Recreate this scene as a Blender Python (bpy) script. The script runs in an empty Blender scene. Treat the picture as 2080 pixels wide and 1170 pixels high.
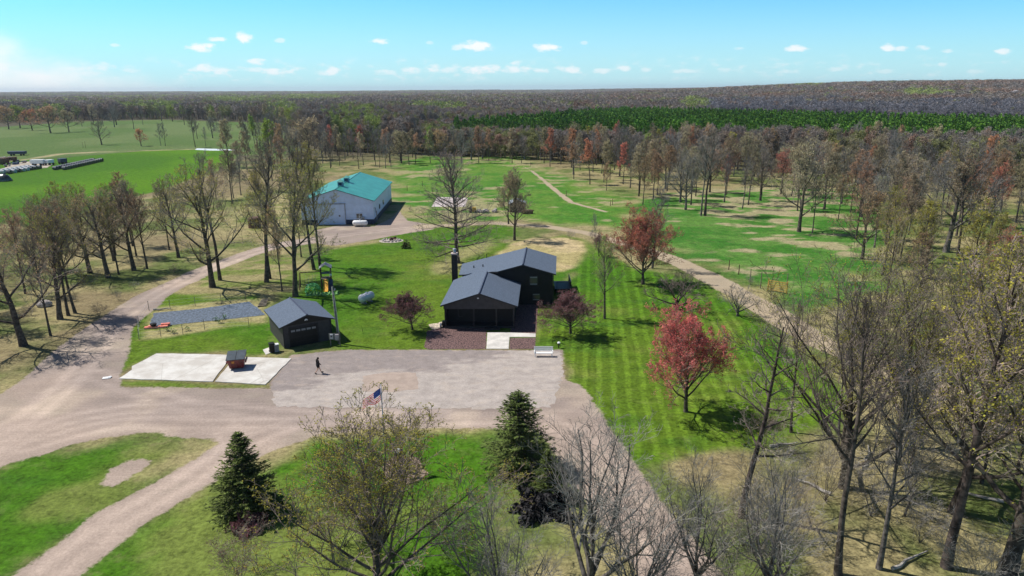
import bpy, bmesh, math, random
import numpy as np
from mathutils import Vector, Matrix
R = math.radians
random.seed(7); rng = np.random.default_rng(7)
SC = bpy.context.scene
COL = SC.collection

# ------------------------------------------------------------------ camera
CAM_H = 27.5; PITCH = R(16.2); ROLL = R(0.3); FPX = 1387.0
cam = bpy.data.cameras.new('camera'); cam.sensor_width = 36; cam.lens = 36 * FPX / 2080
cam.clip_start = 0.5; cam.clip_end = 60000
camo = bpy.data.objects.new('camera', cam); COL.objects.link(camo)
camo.location = (0, 0, CAM_H)
camo.rotation_euler = (Matrix.Rotation(R(90) - PITCH, 3, 'X') @ Matrix.Rotation(-ROLL, 3, 'Z')).to_euler()
SC.camera = camo

def ray(px, py):
    u = px - 1040; v = 585 - py
    c, s = math.cos(ROLL), math.sin(ROLL)
    u, v = u * c + v * s, -u * s + v * c
    return (u, FPX * math.cos(PITCH) + v * math.sin(PITCH), -FPX * math.sin(PITCH) + v * math.cos(PITCH))
def G(px, py, z=0.0):                    # point of a horizontal plane seen at a photo pixel
    x, y, w = ray(px, py); t = (z - CAM_H) / w
    return (x * t, y * t, z)
def GY(px, py, Y):                       # point of the plane y = Y
    x, y, w = ray(px, py); t = Y / y
    return (x * t, Y, CAM_H + w * t)
def G2(px, py): return G(px, py)[:2]
def height_at(px, py, ty):
    _, y, _ = G(px, py); r = ray(px, ty); return CAM_H + r[2] * y / r[1]

# ------------------------------------------------------------------ light
SUN_EL = R(54); SHADOW_AZ = R(-19)       # direction in which shadows fall, from +X
sx, sy = -math.cos(SHADOW_AZ), -math.sin(SHADOW_AZ)          # towards the sun
sun = bpy.data.lights.new('sun', 'SUN'); sun.energy = 5.0; sun.use_shadow = True; sun.angle = R(0.53); sun.color = (1, .96, .89)
suno = bpy.data.objects.new('sun', sun); COL.objects.link(suno)
sdir = Vector((sx * math.cos(SUN_EL), sy * math.cos(SUN_EL), math.sin(SUN_EL)))
suno.rotation_euler = sdir.to_track_quat('Z', 'Y').to_euler()
suno.location = (-40, 20, 60)
SC.view_settings.view_transform = 'Standard'; SC.view_settings.look = 'None'
SC.view_settings.exposure = 0.1; SC.view_settings.gamma = 1

class NT:                                # small node helper
    def __init__(s, tree): s.t = tree; s.n = tree.nodes; s.l = tree.links
    def node(s, typ, **kw):
        n = s.n.new(typ)
        for k, v in kw.items(): setattr(n, k, v)
        return n
    def put(s, sock, v):
        if isinstance(v, bpy.types.NodeSocket): s.l.new(v, sock)
        elif v is not None: sock.default_value = v
    def math(s, op, a, b=None, c=None, clamp=False):
        n = s.node('ShaderNodeMath', operation=op, use_clamp=clamp)
        for i, v in enumerate((a, b, c)):
            if v is not None: s.put(n.inputs[i], v)
        return n.outputs[0]
    def ss(s, v, lo, hi):
        n = s.node('ShaderNodeMapRange', interpolation_type='SMOOTHSTEP')
        s.put(n.inputs[0], v); s.put(n.inputs[1], lo); s.put(n.inputs[2], hi); return n.outputs[0]
    def lin(s, v, lo, hi, a, b):
        n = s.node('ShaderNodeMapRange'); s.put(n.inputs[0], v)
        for i, q in enumerate((lo, hi, a, b)): n.inputs[i + 1].default_value = q
        return n.outputs[0]
    def mix(s, f, a, b, mode='MIX'):
        n = s.node('ShaderNodeMix', data_type='RGBA', blend_type=mode)
        s.put(n.inputs[0], f)
        s.put(n.inputs[6], a if isinstance(a, bpy.types.NodeSocket) else (*a, 1)[:4])
        s.put(n.inputs[7], b if isinstance(b, bpy.types.NodeSocket) else (*b, 1)[:4])
        return n.outputs[2]
    def noise(s, vec, scale, detail=4, rough=.55):
        n = s.node('ShaderNodeTexNoise'); n.inputs['Scale'].default_value = scale
        n.inputs['Detail'].default_value = detail; n.inputs['Roughness'].default_value = rough
        if vec is not None: s.l.new(vec, n.inputs['Vector'])
        return n.outputs['Fac']
    def gray(s, v):
        n = s.node('ShaderNodeCombineColor')
        for i in range(3): s.l.new(v, n.inputs[i])
        return n.outputs[0]

world = bpy.data.worlds.new('World'); SC.world = world; world.use_nodes = True
def make_world():
    w = NT(world.node_tree); w.n.clear()
    out = w.node('ShaderNodeOutputWorld'); bg = w.node('ShaderNodeBackground'); w.l.new(bg.outputs[0], out.inputs[0])
    sky = w.node('ShaderNodeTexSky', sky_type='NISHITA'); sky.sun_disc = False
    sky.sun_elevation = SUN_EL; sky.sun_rotation = math.atan2(sx, sy)
    sky.altitude = 300; sky.air_density = 1.0; sky.dust_density = 0.6; sky.ozone_density = 1.6
    tc = w.node('ShaderNodeTexCoord'); sep = w.node('ShaderNodeSeparateXYZ'); w.l.new(tc.outputs['Generated'], sep.inputs[0])
    X, Y, Z = sep.outputs
    yy = w.math('MAXIMUM', Y, .02)
    U = w.math('DIVIDE', X, yy); V = w.math('DIVIDE', Z, yy)
    cv = w.node('ShaderNodeCombineXYZ'); w.l.new(U, cv.inputs[0]); w.l.new(w.math('MULTIPLY', V, 2.0), cv.inputs[1])
    n1 = w.noise(cv.outputs[0], 55, 5, .6); n2 = w.noise(cv.outputs[0], 14, 3, .55); n3 = w.noise(cv.outputs[0], 5, 5, .6)
    col = w.mix(1.0, sky.outputs[0], w.mix(w.ss(Z, .10, .55), (0.74, 1.80, 2.40), (.46, .60, .78)), 'MULTIPLY')
    # pale lower air
    low = w.math('POWER', w.math('SUBTRACT', 1.0, w.ss(V, -.01, .17)), 1.3)
    col = w.mix(w.math('MULTIPLY', low, .75), col, (8.5, 12.6, 13.7))
    # thin smoke-like veil at the left
    vb = w.math('SUBTRACT', w.math('MULTIPLY', w.math('ADD', U, .75), -.34), w.math('SUBTRACT', V, .092))
    veil = w.math('MULTIPLY', w.ss(w.math('ADD', vb, w.math('ADD', w.math('MULTIPLY', w.math('SUBTRACT', n3, .5), .10), w.math('MULTIPLY', w.math('SUBTRACT', n2, .5), .03))), -.012, .05), w.lin(n2, .3, .7, .7, 1.0))
    col = w.mix(veil, col, (13.8, 14.2, 14.3))
    clouds = [(410,96,30,8,1),(440,80,18,4,.8),(495,76,16,10,1),(567,82,10,4,.5),(235,91,12,3,.5),(770,84,20,5,.9),(875,87,8,3,.4),
      (968,94,34,9,1),(930,98,14,5,.7),(1112,97,26,7,1),(1090,95,10,5,.7),(1186,87,8,3,.4),(1500,99,11,3,.5),(1618,98,22,6,.9),(1803,96,14,7,.9),
      (1832,99,14,5,.7),(1872,98,14,5,.7),(1925,104,12,3,.5),(2038,104,18,5,.8),(522,125,18,6,.8),(395,143,16,4,.6),(418,139,22,8,.8),(455,145,26,6,.7),(520,142,20,5,.6),
      (560,144,34,6,.8),(660,147,20,6,.6),(675,143,18,7,.8),(780,147,26,5,.6),(835,143,22,7,.7),(882,139,16,8,.8),(905,143,20,6,.6),(970,142,34,8,.9),
      (1008,138,12,6,.7),(1050,128,12,5,.7),(1045,141,28,7,.8),(1100,143,16,6,.7),(1160,142,26,7,.8),(1230,143,26,5,.6),(1272,140,14,5,.7),(1310,143,14,5,.5),
      (1385,145,30,4,.5),(1470,142,16,5,.4),(1600,145,22,4,.4),(1695,140,18,5,.4),(1800,145,24,4,.35),(1915,130,10,4,.5),(1985,145,20,4,.35),(210,135,24,7,.5),(180,150,30,5,.4),(10,135,26,6,.5),(270,143,16,4,.4)]
    m = None
    for cx, cy, a, b, s in clouds:
        r = ray(cx, cy); u0, v0 = r[0] / r[1], r[2] / r[1]
        du = w.math('MULTIPLY', w.math('SUBTRACT', U, u0), 1387 / (a * 1.25))
        dv = w.math('MULTIPLY', w.math('SUBTRACT', V, v0), 1387 / (b * 1.35))
        q = w.math('ADD', w.math('MULTIPLY', du, du), w.math('MULTIPLY', dv, dv))
        q = w.math('SUBTRACT', 1.0, q)
        q = w.math('ADD', q, w.math('MULTIPLY', w.math('SUBTRACT', n1, .54), 3.3))
        q = w.math('MULTIPLY', w.ss(q, -.05, 1.0), s)
        m = q if m is None else w.math('MAXIMUM', m, q)
    band = w.math('MULTIPLY', w.ss(V, .006, .02), w.ss(V, .052, .030))
    wisps = w.math('MULTIPLY', w.math('MULTIPLY', w.ss(w.math('ADD', w.math('MULTIPLY', n1, .7), w.math('MULTIPLY', n2, .5)), .60, .85), band), .55)
    m = w.math('MAXIMUM', m, wisps)
    m = w.math('MULTIPLY', m, w.ss(Y, .05, .2))
    col = w.mix(w.math('MULTIPLY', m, .95), col, (13.6, 13.9, 14.2))
    w.l.new(col, bg.inputs[0]); bg.inputs[1].default_value = 0.07
make_world()

# ------------------------------------------------------------------ materials
MATS = {}
def mat(name, col, rough=.9, var=.15, scale=2.0, spec=.3, metal=0, bump=0, obj_var=0, col2=None, wave=None, trans=0, coords='Object'):
    if name in MATS: return MATS[name]
    m = bpy.data.materials.new(name); m.use_nodes = True
    w = NT(m.node_tree); b = w.n['Principled BSDF']
    tc = w.node('ShaderNodeTexCoord'); v = tc.outputs[coords]
    n = w.noise(v, scale, 5, .6)
    c2 = col2 if col2 else tuple(c * (1 - 2 * var) for c in col)
    c1 = col if col2 else tuple(min(1, c * (1 + 2 * var)) for c in col)
    c = w.mix(w.ss(n, .3, .7), c2, c1)
    if obj_var:
        oi = w.node('ShaderNodeObjectInfo')
        hs = w.node('ShaderNodeHueSaturation'); w.l.new(c, hs.inputs['Color'])
        w.l.new(w.lin(oi.outputs['Random'], 0, 1, 1 - obj_var, 1 + obj_var), hs.inputs['Value'])
        w.l.new(w.lin(w.math('FRACT', w.math('MULTIPLY', oi.outputs['Random'], 7.3)), 0, 1, .5 - obj_var * .08, .5 + obj_var * .08), hs.inputs['Hue'])
        c = hs.outputs[0]
    if wave:
        wv = w.node('ShaderNodeTexWave', wave_type='BANDS', bands_direction=wave[0]); wv.inputs['Scale'].default_value = wave[1]
        w.l.new(v, wv.inputs['Vector']); f = w.ss(wv.outputs['Fac'], .02, .25)
        c = w.mix(w.math('MULTIPLY', w.math('SUBTRACT', 1, f), wave[2]), c, tuple(x * .3 for x in col))
    w.l.new(c, b.inputs['Base Color'])
    b.inputs['Roughness'].default_value = rough; b.inputs['Specular IOR Level'].default_value = spec
    b.inputs['Metallic'].default_value = metal
    if bump:
        bp = w.node('ShaderNodeBump'); bp.inputs['Strength'].default_value = bump; bp.inputs['Distance'].default_value = .05
        w.l.new(w.noise(v, scale * 6, 3), bp.inputs['Height']); w.l.new(bp.outputs[0], b.inputs['Normal'])
    MATS[name] = m; return m

M_bark = mat('bark', (.095, .078, .066), var=.3, scale=3, spec=.1, obj_var=.25)
M_bark_grey = mat('bark_grey', (.13, .118, .108), var=.3, scale=3, spec=.1, obj_var=.2)
M_twig = mat('twig', (.245, .205, .17), var=.2, scale=.8, spec=.05, obj_var=.3)
M_twig_grey = mat('twig_grey', (.235, .22, .20), var=.2, scale=.8, spec=.05, obj_var=.2)
def bud(name, c, ov=.2):
    m = mat('bud_' + name, c, var=.3, scale=1.2, spec=.05, obj_var=ov); w = NT(m.node_tree); b = w.n['Principled BSDF']
    t = w.node('ShaderNodeBsdfTranslucent'); w.l.new(b.inputs['Base Color'].links[0].from_socket, t.inputs[0]); mx = w.node('ShaderNodeMixShader'); mx.inputs[0].default_value = .45
    w.l.new(b.outputs[0], mx.inputs[1]); w.l.new(t.outputs[0], mx.inputs[2]); w.l.new(mx.outputs[0], w.n['Material Output'].inputs[0]); return m
B_olive = bud('olive', (.40, .37, .07), .1); B_orange = bud('orange', (.50, .32, .19)); B_red = bud('red', (.60, .26, .16))
B_pink = bud('pink', (.66, .21, .18), .1); B_lime = bud('lime', (.30, .40, .06)); B_maroon = bud('maroon', (.20, .095, .10), .1)
B_tan = bud('tan', (.42, .36, .22)); B_grey = bud('grey', (.25, .21, .19))
M_needle = mat('needle', (.10, .135, .032), var=.35, scale=1.5, spec=.2, obj_var=.1)
M_pine = mat('pine_needle', (.095, .19, .03), var=.3, scale=.6, spec=.1, obj_var=.35)
M_shingle = mat('shingle', (.105, .135, .185), var=.12, scale=7, spec=.25, rough=.85)
M_ridge = mat('ridge_cap', (.06, .075, .12), var=.1, scale=5)
M_siding = mat('dark_siding', (.012, .013, .017), var=.1, scale=2, rough=.6, spec=.25, wave=('Z', 2.2, .5))
M_siding2 = mat('garage_siding', (.06, .055, .06), var=.08, scale=2, rough=.6, spec=.25, wave=('Z', 2.2, .4))
M_black = mat('black_paint', (.008, .008, .009), rough=.5)
M_trim = mat('dark_trim', (.02, .021, .026), rough=.5)
M_glass = mat('dark_glass', (.05, .055, .06), rough=.12, spec=.8, var=.02)
M_blind = mat('window_blind', (.26, .26, .27), var=.05)
M_brick = mat('dark_brick', (.035, .028, .03), var=.3, scale=9)
M_cap = mat('chimney_cap', (.5, .4, .38), var=.15)
M_steel = mat('galvanised', (.38, .41, .44), rough=.45, metal=.3, var=.1)
M_white = mat('white_paint', (.80, .80, .80), rough=.5, var=.02)
M_whitem = mat('white_metal', (.58, .68, .88), rough=.5, var=.04, scale=1, wave=('X', 1.6, .12))
M_green_roof = mat('green_metal', (.055, .30, .25), rough=.4, spec=.5, var=.07, scale=.5, wave=('X', 1.2, .18))
M_navy = mat('navy_steel', (.02, .035, .075), rough=.5)
M_concrete = mat('concrete', (.60, .57, .53), var=.08, scale=.9, bump=.15)
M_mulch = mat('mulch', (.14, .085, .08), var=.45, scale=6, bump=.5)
M_tarp = mat('weed_fabric', (.11, .13, .165), var=.35, scale=3.5, rough=.45, spec=.5, bump=.6)
M_wood = mat('weathered_wood', (.2, .17, .13), var=.2, scale=3)
M_newwood = mat('new_wood', (.62, .38, .10), var=.15, scale=3)
M_pole = mat('pole_wood', (.14, .155, .14), var=.2, scale=3)
M_red = mat('dumpster_red', (.13, .014, .014), rough=.45, spec=.5, var=.2, scale=2)
M_lid = mat('dumpster_lid', (.06, .075, .09), rough=.5, var=.1)
M_orange = mat('orange_plastic', (.7, .22, .16), rough=.5, var=.2)
M_greenp = mat('green_plastic', (.10, .42, .13), rough=.45, var=.12)
M_yellow = mat('yellow_plastic', (.75, .42, .06), rough=.45, var=.05)
M_bluep = mat('blue_grey_panel', (.06, .075, .13), rough=.5)
M_grey = mat('grey_panel', (.33, .31, .32), rough=.6)
M_skin = mat('skin', (.62, .36, .24), rough=.6, var=.04)
M_hair = mat('dark_hair', (.012, .01, .009), rough=.6)
M_cloth = mat('black_cloth', (.014, .014, .017), rough=.9)
M_shoe = mat('shoe', (.03, .03, .03), rough=.7)
M_fred = mat('flag_red', (.75, .06, .08), rough=.8, var=.02)
M_fwhite = mat('flag_white', (.9, .88, .88), var=.02)
M_fblue = mat('flag_blue', (.03, .05, .22), rough=.8, var=.02)
M_bale_b = mat('bale_wrap', (.035, .042, .05), rough=.28, spec=.7, var=.25, scale=3)
M_bale_w = mat('bale_white', (.72, .74, .76), rough=.4, var=.1)
M_stone = mat('stone', (.36, .32, .3), var=.25, scale=4)
M_plastic_w = mat('white_sheet', (.7, .74, .74), rough=.4, var=.1)
M_gold = mat('gold_ball', (.8, .6, .3), rough=.3)
M_rust = mat('rusty_metal', (.12, .07, .05), var=.3)

# ------------------------------------------------------------------ mesh building
class MB:
    def __init__(s): s.v = []; s.f = []; s.m = []
    def add(s, vs, fs, mi=0):
        o = len(s.v); s.v += [tuple(p) for p in vs]; s.f += [tuple(o + i for i in f) for f in fs]; s.m += [mi] * len(fs); return s
    def box(s, c, size, rz=0, mi=0, top=1.0):
        x, y, z = (q / 2 for q in size); ca, sa = math.cos(rz), math.sin(rz); vs = []
        for dz, k in ((-z, 1), (z, top)):
            for dx, dy in ((-x, -y), (x, -y), (x, y), (-x, y)):
                dx *= k; dy *= k; vs.append((c[0] + dx * ca - dy * sa, c[1] + dx * sa + dy * ca, c[2] + dz))
        return s.add(vs, [(0, 3, 2, 1), (4, 5, 6, 7), (0, 1, 5, 4), (1, 2, 6, 5), (2, 3, 7, 6), (3, 0, 4, 7)], mi)
    def tube(s, pts, rs, n=8, mi=0, cap=True):
        pts = [Vector(p) for p in pts]
        if not isinstance(rs, (list, tuple)): rs = [rs] * len(pts)
        o = len(s.v)
        for i, p in enumerate(pts):
            d = (pts[min(i + 1, len(pts) - 1)] - pts[max(i - 1, 0)]).normalized()
            a = d.cross(Vector((0, 0, 1)) if abs(d.z) < .9 else Vector((1, 0, 0))).normalized(); b = d.cross(a)
            for k in range(n):
                t = 2 * math.pi * k / n; q = p + (a * math.cos(t) + b * math.sin(t)) * rs[i]; s.v.append(tuple(q))
        for i in range(len(pts) - 1):
            for k in range(n):
                k2 = (k + 1) % n; s.f.append((o + i * n + k, o + i * n + k2, o + (i + 1) * n + k2, o + (i + 1) * n + k)); s.m.append(mi)
        if cap:
            s.f.append(tuple(o + k for k in range(n))); s.m.append(mi)
            s.f.append(tuple(o + (len(pts) - 1) * n + k for k in range(n - 1, -1, -1))); s.m.append(mi)
        return s
    def prism(s, foot, ztop, z0=0, mi=0):      # footprint (x,y) with per-corner top
        n = len(foot); zt = ztop if isinstance(ztop, (list, tuple)) else [ztop] * n
        vs = [(p[0], p[1], z0) for p in foot] + [(p[0], p[1], z) for p, z in zip(foot, zt)]
        fs = [tuple(range(n - 1, -1, -1)), tuple(range(n, 2 * n))] + [(i, (i + 1) % n, n + (i + 1) % n, n + i) for i in range(n)]
        return s.add(vs, fs, mi)
    def slab(s, top, th, mi=0):
        n = len(top); vs = [(p[0], p[1], p[2] - th) for p in top] + [tuple(p) for p in top]
        fs = [tuple(range(n - 1, -1, -1)), tuple(range(n, 2 * n))] + [(i, (i + 1) % n, n + (i + 1) % n, n + i) for i in range(n)]
        return s.add(vs, fs, mi)
    def ball(s, c, r, nu=10, nv=6, mi=0, jit=0, seed=0):
        rd = random.Random(seed); r = r if isinstance(r, (tuple, list)) else (r, r, r); vs = [(c[0], c[1], c[2] - r[2])]
        for j in range(1, nv):
            t = -math.pi / 2 + math.pi * j / nv
            for i in range(nu):
                a = 2 * math.pi * i / nu; k = 1 + rd.uniform(-jit, jit)
                vs.append((c[0] + r[0] * k * math.cos(t) * math.cos(a), c[1] + r[1] * k * math.cos(t) * math.sin(a), c[2] + r[2] * k * math.sin(t)))
        vs.append((c[0], c[1], c[2] + r[2])); fs = []
        for i in range(nu):
            fs.append((0, 1 + (i + 1) % nu, 1 + i)); e = 1 + (nv - 2) * nu; fs.append((e + i, e + (i + 1) % nu, len(vs) - 1))
        for j in range(nv - 2):
            for i in range(nu):
                a = 1 + j * nu; fs.append((a + i, a + (i + 1) % nu, a + nu + (i + 1) % nu, a + nu + i))
        return s.add(vs, fs, mi)
    def mesh(s, name, mats, org=(0, 0, 0), smooth=False, bevel=0):
        me = bpy.data.meshes.new(name)
        me.from_pydata([(x - org[0], y - org[1], z - org[2]) for x, y, z in s.v], [], s.f)
        for m in (mats if isinstance(mats, (list, tuple)) else [mats]): me.materials.append(m)
        me.polygons.foreach_set('material_index', s.m)
        bm = bmesh.new(); bm.from_mesh(me)
        if bevel:
            bmesh.ops.bevel(bm, geom=[e for e in bm.edges if len(e.link_faces) == 2 and e.calc_face_angle(0) > .6], offset=bevel, segments=1, affect='EDGES')
        bmesh.ops.recalc_face_normals(bm, faces=bm.faces); bm.to_mesh(me); bm.free()
        if smooth: me.polygons.foreach_set('use_smooth', [True] * len(me.polygons))
        me.update(); return me

def tag(o, label=None, cat=None, group=None, kind=None):
    if label: o['label'] = label
    if cat: o['category'] = cat
    if group: o['group'] = group
    if kind: o['kind'] = kind
    return o
def empty(name, loc=(0, 0, 0), rz=0):
    o = bpy.data.objects.new(name, None); o.empty_display_size = .3; COL.objects.link(o); o.location = loc; o.rotation_euler = (0, 0, rz); return o
def part(name, mb, m, parent, org=(0, 0, 0), smooth=False, bevel=0, label=None):
    o = bpy.data.objects.new(name, mb.mesh(name, m, org, smooth, bevel)); COL.objects.link(o); o.parent = parent
    if label: o['label'] = label
    return o
def single(name, mb, m, label, cat, loc=(0, 0, 0), rz=0, world=False, group=None, smooth=False, bevel=0, kind=None):
    o = bpy.data.objects.new(name, mb.mesh(name, m, loc if world else (0, 0, 0), smooth, bevel)); COL.objects.link(o)
    o.location = loc; o.rotation_euler = (0, 0, rz); return tag(o, label, cat, group, kind)

def np_mesh(name, V, F, mi, mats, smooth=True):      # F: list of (array Nxk) blocks with material index
    me = bpy.data.meshes.new(name); me.vertices.add(len(V)); me.vertices.foreach_set('co', np.asarray(V, np.float32).ravel())
    tot = sum(f.size for f in F); np_ = sum(len(f) for f in F)
    me.loops.add(tot); me.polygons.add(np_)
    me.loops.foreach_set('vertex_index', np.concatenate([f.ravel() for f in F]).astype(np.int32))
    sizes = np.concatenate([np.full(len(f), f.shape[1]) for f in F]); starts = np.concatenate([[0], np.cumsum(sizes)[:-1]])
    me.polygons.foreach_set('loop_start', starts.astype(np.int32))
    me.polygons.foreach_set('material_index', np.concatenate([np.full(len(f), k) for f, k in zip(F, mi)]).astype(np.int32))
    me.polygons.foreach_set('use_smooth', np.full(np_, smooth))
    for m in mats: me.materials.append(m)
    me.update(calc_edges=True); me.validate(); return me

# ------------------------------------------------------------------ numeric noise and fields
_tab = rng.random((256, 256))
def vnoise(x, y, s, off=0):
    x = x / s + off * 17.3; y = y / s + off * 9.1
    xi = np.floor(x).astype(int); yi = np.floor(y).astype(int); fx = x - xi; fy = y - yi
    fx = fx * fx * (3 - 2 * fx); fy = fy * fy * (3 - 2 * fy)
    a = _tab[xi & 255, yi & 255]; b = _tab[(xi + 1) & 255, yi & 255]; c = _tab[xi & 255, (yi + 1) & 255]; d = _tab[(xi + 1) & 255, (yi + 1) & 255]
    return (a * (1 - fx) + b * fx) * (1 - fy) + (c * (1 - fx) + d * fx) * fy
def fbm(x, y, s, off=0, oct=4):
    t = 0; a = .5; n = 0
    for i in range(oct): t = t + a * vnoise(x, y, s / 2 ** i, off + i * 3.7); n += a; a *= .5
    return t / n
def sst(v, lo, hi): t = np.clip((v - lo) / (hi - lo), 0, 1); return t * t * (3 - 2 * t)
def terrain(x, y):
    x = np.asarray(x, float); y = np.asarray(y, float)
    r = np.hypot(x, y); az = np.degrees(np.arctan2(x, np.maximum(y, 1)))
    h = 31 * sst(r, 700, 2100) * sst(az, 2, 30) * (1 - .35 * sst(r, 2600, 5000))
    h = h + sst(r, 3000, 6500) * (2 + 24 * fbm(x, y, 1500, 5, 3))
    h = h + 5 * sst(r, 900, 1600) * (fbm(x, y, 500, 8, 2) - .4)
    return h
def poly_sdf(x, y, P):                 # negative inside
    P = np.asarray(P); d = np.full(x.shape, 1e18); ins = np.zeros(x.shape, bool)
    n = len(P)
    for i in range(n):
        a = P[i]; b = P[(i + 1) % n]; e = b - a
        t = np.clip(((x - a[0]) * e[0] + (y - a[1]) * e[1]) / (e @ e), 0, 1)
        d = np.minimum(d, (x - a[0] - t * e[0]) ** 2 + (y - a[1] - t * e[1]) ** 2)
        c = ((a[1] > y) != (b[1] > y)) & (x < (b[0] - a[0]) * (y - a[1]) / (b[1] - a[1] + 1e-12) + a[0]); ins ^= c
    d = np.sqrt(d); return np.where(ins, -d, d)
def path_sdf(x, y, pts):               # pts: (x,y,halfwidth)
    d = np.full(x.shape, 1e9)
    for a, b in zip(pts[:-1], pts[1:]):
        ex, ey = b[0] - a[0], b[1] - a[1]; t = np.clip(((x - a[0]) * ex + (y - a[1]) * ey) / (ex * ex + ey * ey), 0, 1)
        d = np.minimum(d, np.hypot(x - a[0] - t * ex, y - a[1] - t * ey) - (a[2] + t * (b[2] - a[2])))
    return d
def PX(L): return [G2(*p) for p in L]
def PXW(L): return [(*G2(p[0], p[1]), p[2]) for p in L]

PLAZA = PX([(185,712),(120,760),(0,852),(-60,900),(-60,990),(0,948),(60,922),(180,897),(300,880),(420,893),(520,922),(640,888),(800,872),(1000,872),(1090,874),(1150,850),(1160,812),(1140,712),
            (870,711),(690,712),(592,722),(545,782),(560,790),(400,788),(250,786),(196,778),(178,750)])
APRON = PX([(640,468),(700,456),(760,461),(800,438),(812,425),(826,448),(880,457),(880,466),(800,478),(740,490),(680,500),(645,495)])
ROADS = [PXW([(-120,1325,2.0),(80,1180,1.9),(250,1052,1.9),(378,978,2.0),(500,905,2.6),(640,840,4)]),
         PXW([(60,860,7),(150,760,4.5),(215,672,3.0),(300,606,2.4),(400,556,2.1),(500,517,2.1),(560,499,2.2),(640,487,3),(740,472,3.2),(870,460,2.2)]),
         PXW([(1120,800,3.5),(1180,890,2.7),(1245,990,2.5),(1350,1130,2.5),(1440,1260,2.5)])]
TRACK = PXW([(865,460,1.8),(1000,453,1.8),(1110,460,1.8),(1190,473,1.9),(1300,503,2.0),(1380,533,2.2),(1470,578,2.4),(1560,630,2.5),(1660,692,2.4),(1780,742,2.2),(1900,785,2.2),(2080,880,2.0),(2300,1000,2)])
TRAIL = PXW([(1062,338,.35),(1080,347,.5),(1105,367,.6),(1135,392,.7),(1160,411,.75),(1230,430,.5)])
def _arc(L):
    P = [Vector((*G2(*p), 0)) for p in L]; out = []
    for i in range(len(P) - 1):
        a, b, c, d = P[max(i - 1, 0)], P[i], P[i + 1], P[min(i + 2, len(P) - 1)]
        for k in range(6):
            t = k / 6; q = .5 * ((2 * b) + (c - a) * t + (2 * a - 5 * b + 4 * c - d) * t * t + (3 * b - a - 3 * c + d) * t ** 3); out.append((q.x, q.y))
    out.append((P[-1].x, P[-1].y)); return out
RUTS = [_arc(L) for L in ([(80,1180),(250,1052),(378,978),(500,900),(640,852),(900,842)], [(-40,930),(60,850),(160,760),(225,668),(310,602),(420,550),(540,506),(700,478),(860,460)],
        [(10,905),(150,850),(350,825),(560,840),(800,850),(1100,850)], [(250,1052),(400,960),(470,900),(420,840),(300,800),(190,760)], [(1100,850),(1190,900),(1260,1000),(1360,1130)], [(-40,900),(100,810),(170,740)], [(60,905),(250,860),(500,862),(760,845)])]
LAWN_R = PX([(1088,630),(1120,600),(1160,560),(1190,520),(1215,505),(1300,545),(1380,562),(1450,590),(1520,640),(1600,700),(1720,790),(1700,850),(1560,900),(1400,935),(1300,940),(1220,870),(1150,808),(1140,712),(1088,712)])
LAWN_B = PX([(640,520),(700,500),(760,492),(830,470),(900,462),(1020,455),(1040,470),(1030,492),(1150,478),(1190,482),(1215,505),(1170,560),(1130,600),(1088,640),(1088,700),(870,711),(690,712),(600,640),(560,640),(600,580)])
LAWN_G = PX([(185,720),(205,680),(260,632),(330,590),(400,600),(530,600),(560,640),(560,720),(320,717),(225,770),(545,786),(400,788),(250,786),(196,778),(178,750)])
TAN_G = PX([(290,690),(290,662),(310,628),(520,606),(545,612),(545,655),(480,662),(380,676)])
LAWN_F = PX([(540,950),(630,888),(800,874),(1000,874),(1010,900),(1000,990),(960,1170),(900,1300),(200,1300),(165,1170),(330,1040),(470,940)])
LAWN_L = PX([(-200,1150),(-60,1000),(60,930),(250,905),(385,905),(300,970),(100,1110),(-100,1260),(-200,1300)])
ISLE = PX([(193,985),(218,950),(280,922),(326,928),(312,950),(232,996)])
SEED = PX([(1025,505),(1040,492),(1085,484),(1150,482),(1188,490),(1192,510),(1175,535),(1145,552),(1000,560),(1000,520)])
SEED2 = PX([(870,540),(945,500),(1000,485),(1010,500),(960,520),(920,560),(870,560)])
FIELD = PX([(-400,430),(-400,345),(-100,332),(100,322),(300,306),(470,302),(478,320),(440,345),(330,385),(200,420),(60,460)])
PAST = PX([(-500,350),(-500,262),(0,258),(150,247),(330,243),(560,250),(600,300),(560,330),(470,302),(300,306),(100,322),(-100,333)])
MEAD_B = PX([(790,345),(850,318),(1070,318),(1110,345),(1200,375),(1290,410),(1290,470),(1190,462),(1030,448),(880,452),(820,440),(800,390)])
MEAD_R = PX([(1250,460),(1300,405),(1420,385),(1560,378),(1740,390),(1800,430),(1790,520),(1740,590),(1640,640),(1590,600),(1470,545),(1380,515),(1290,490)])
GRAVEL_TAN = PX([(600,470),(620,455),(560,440),(700,425),(640,395),(560,395),(470,430),(480,480),(560,470)])

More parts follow.
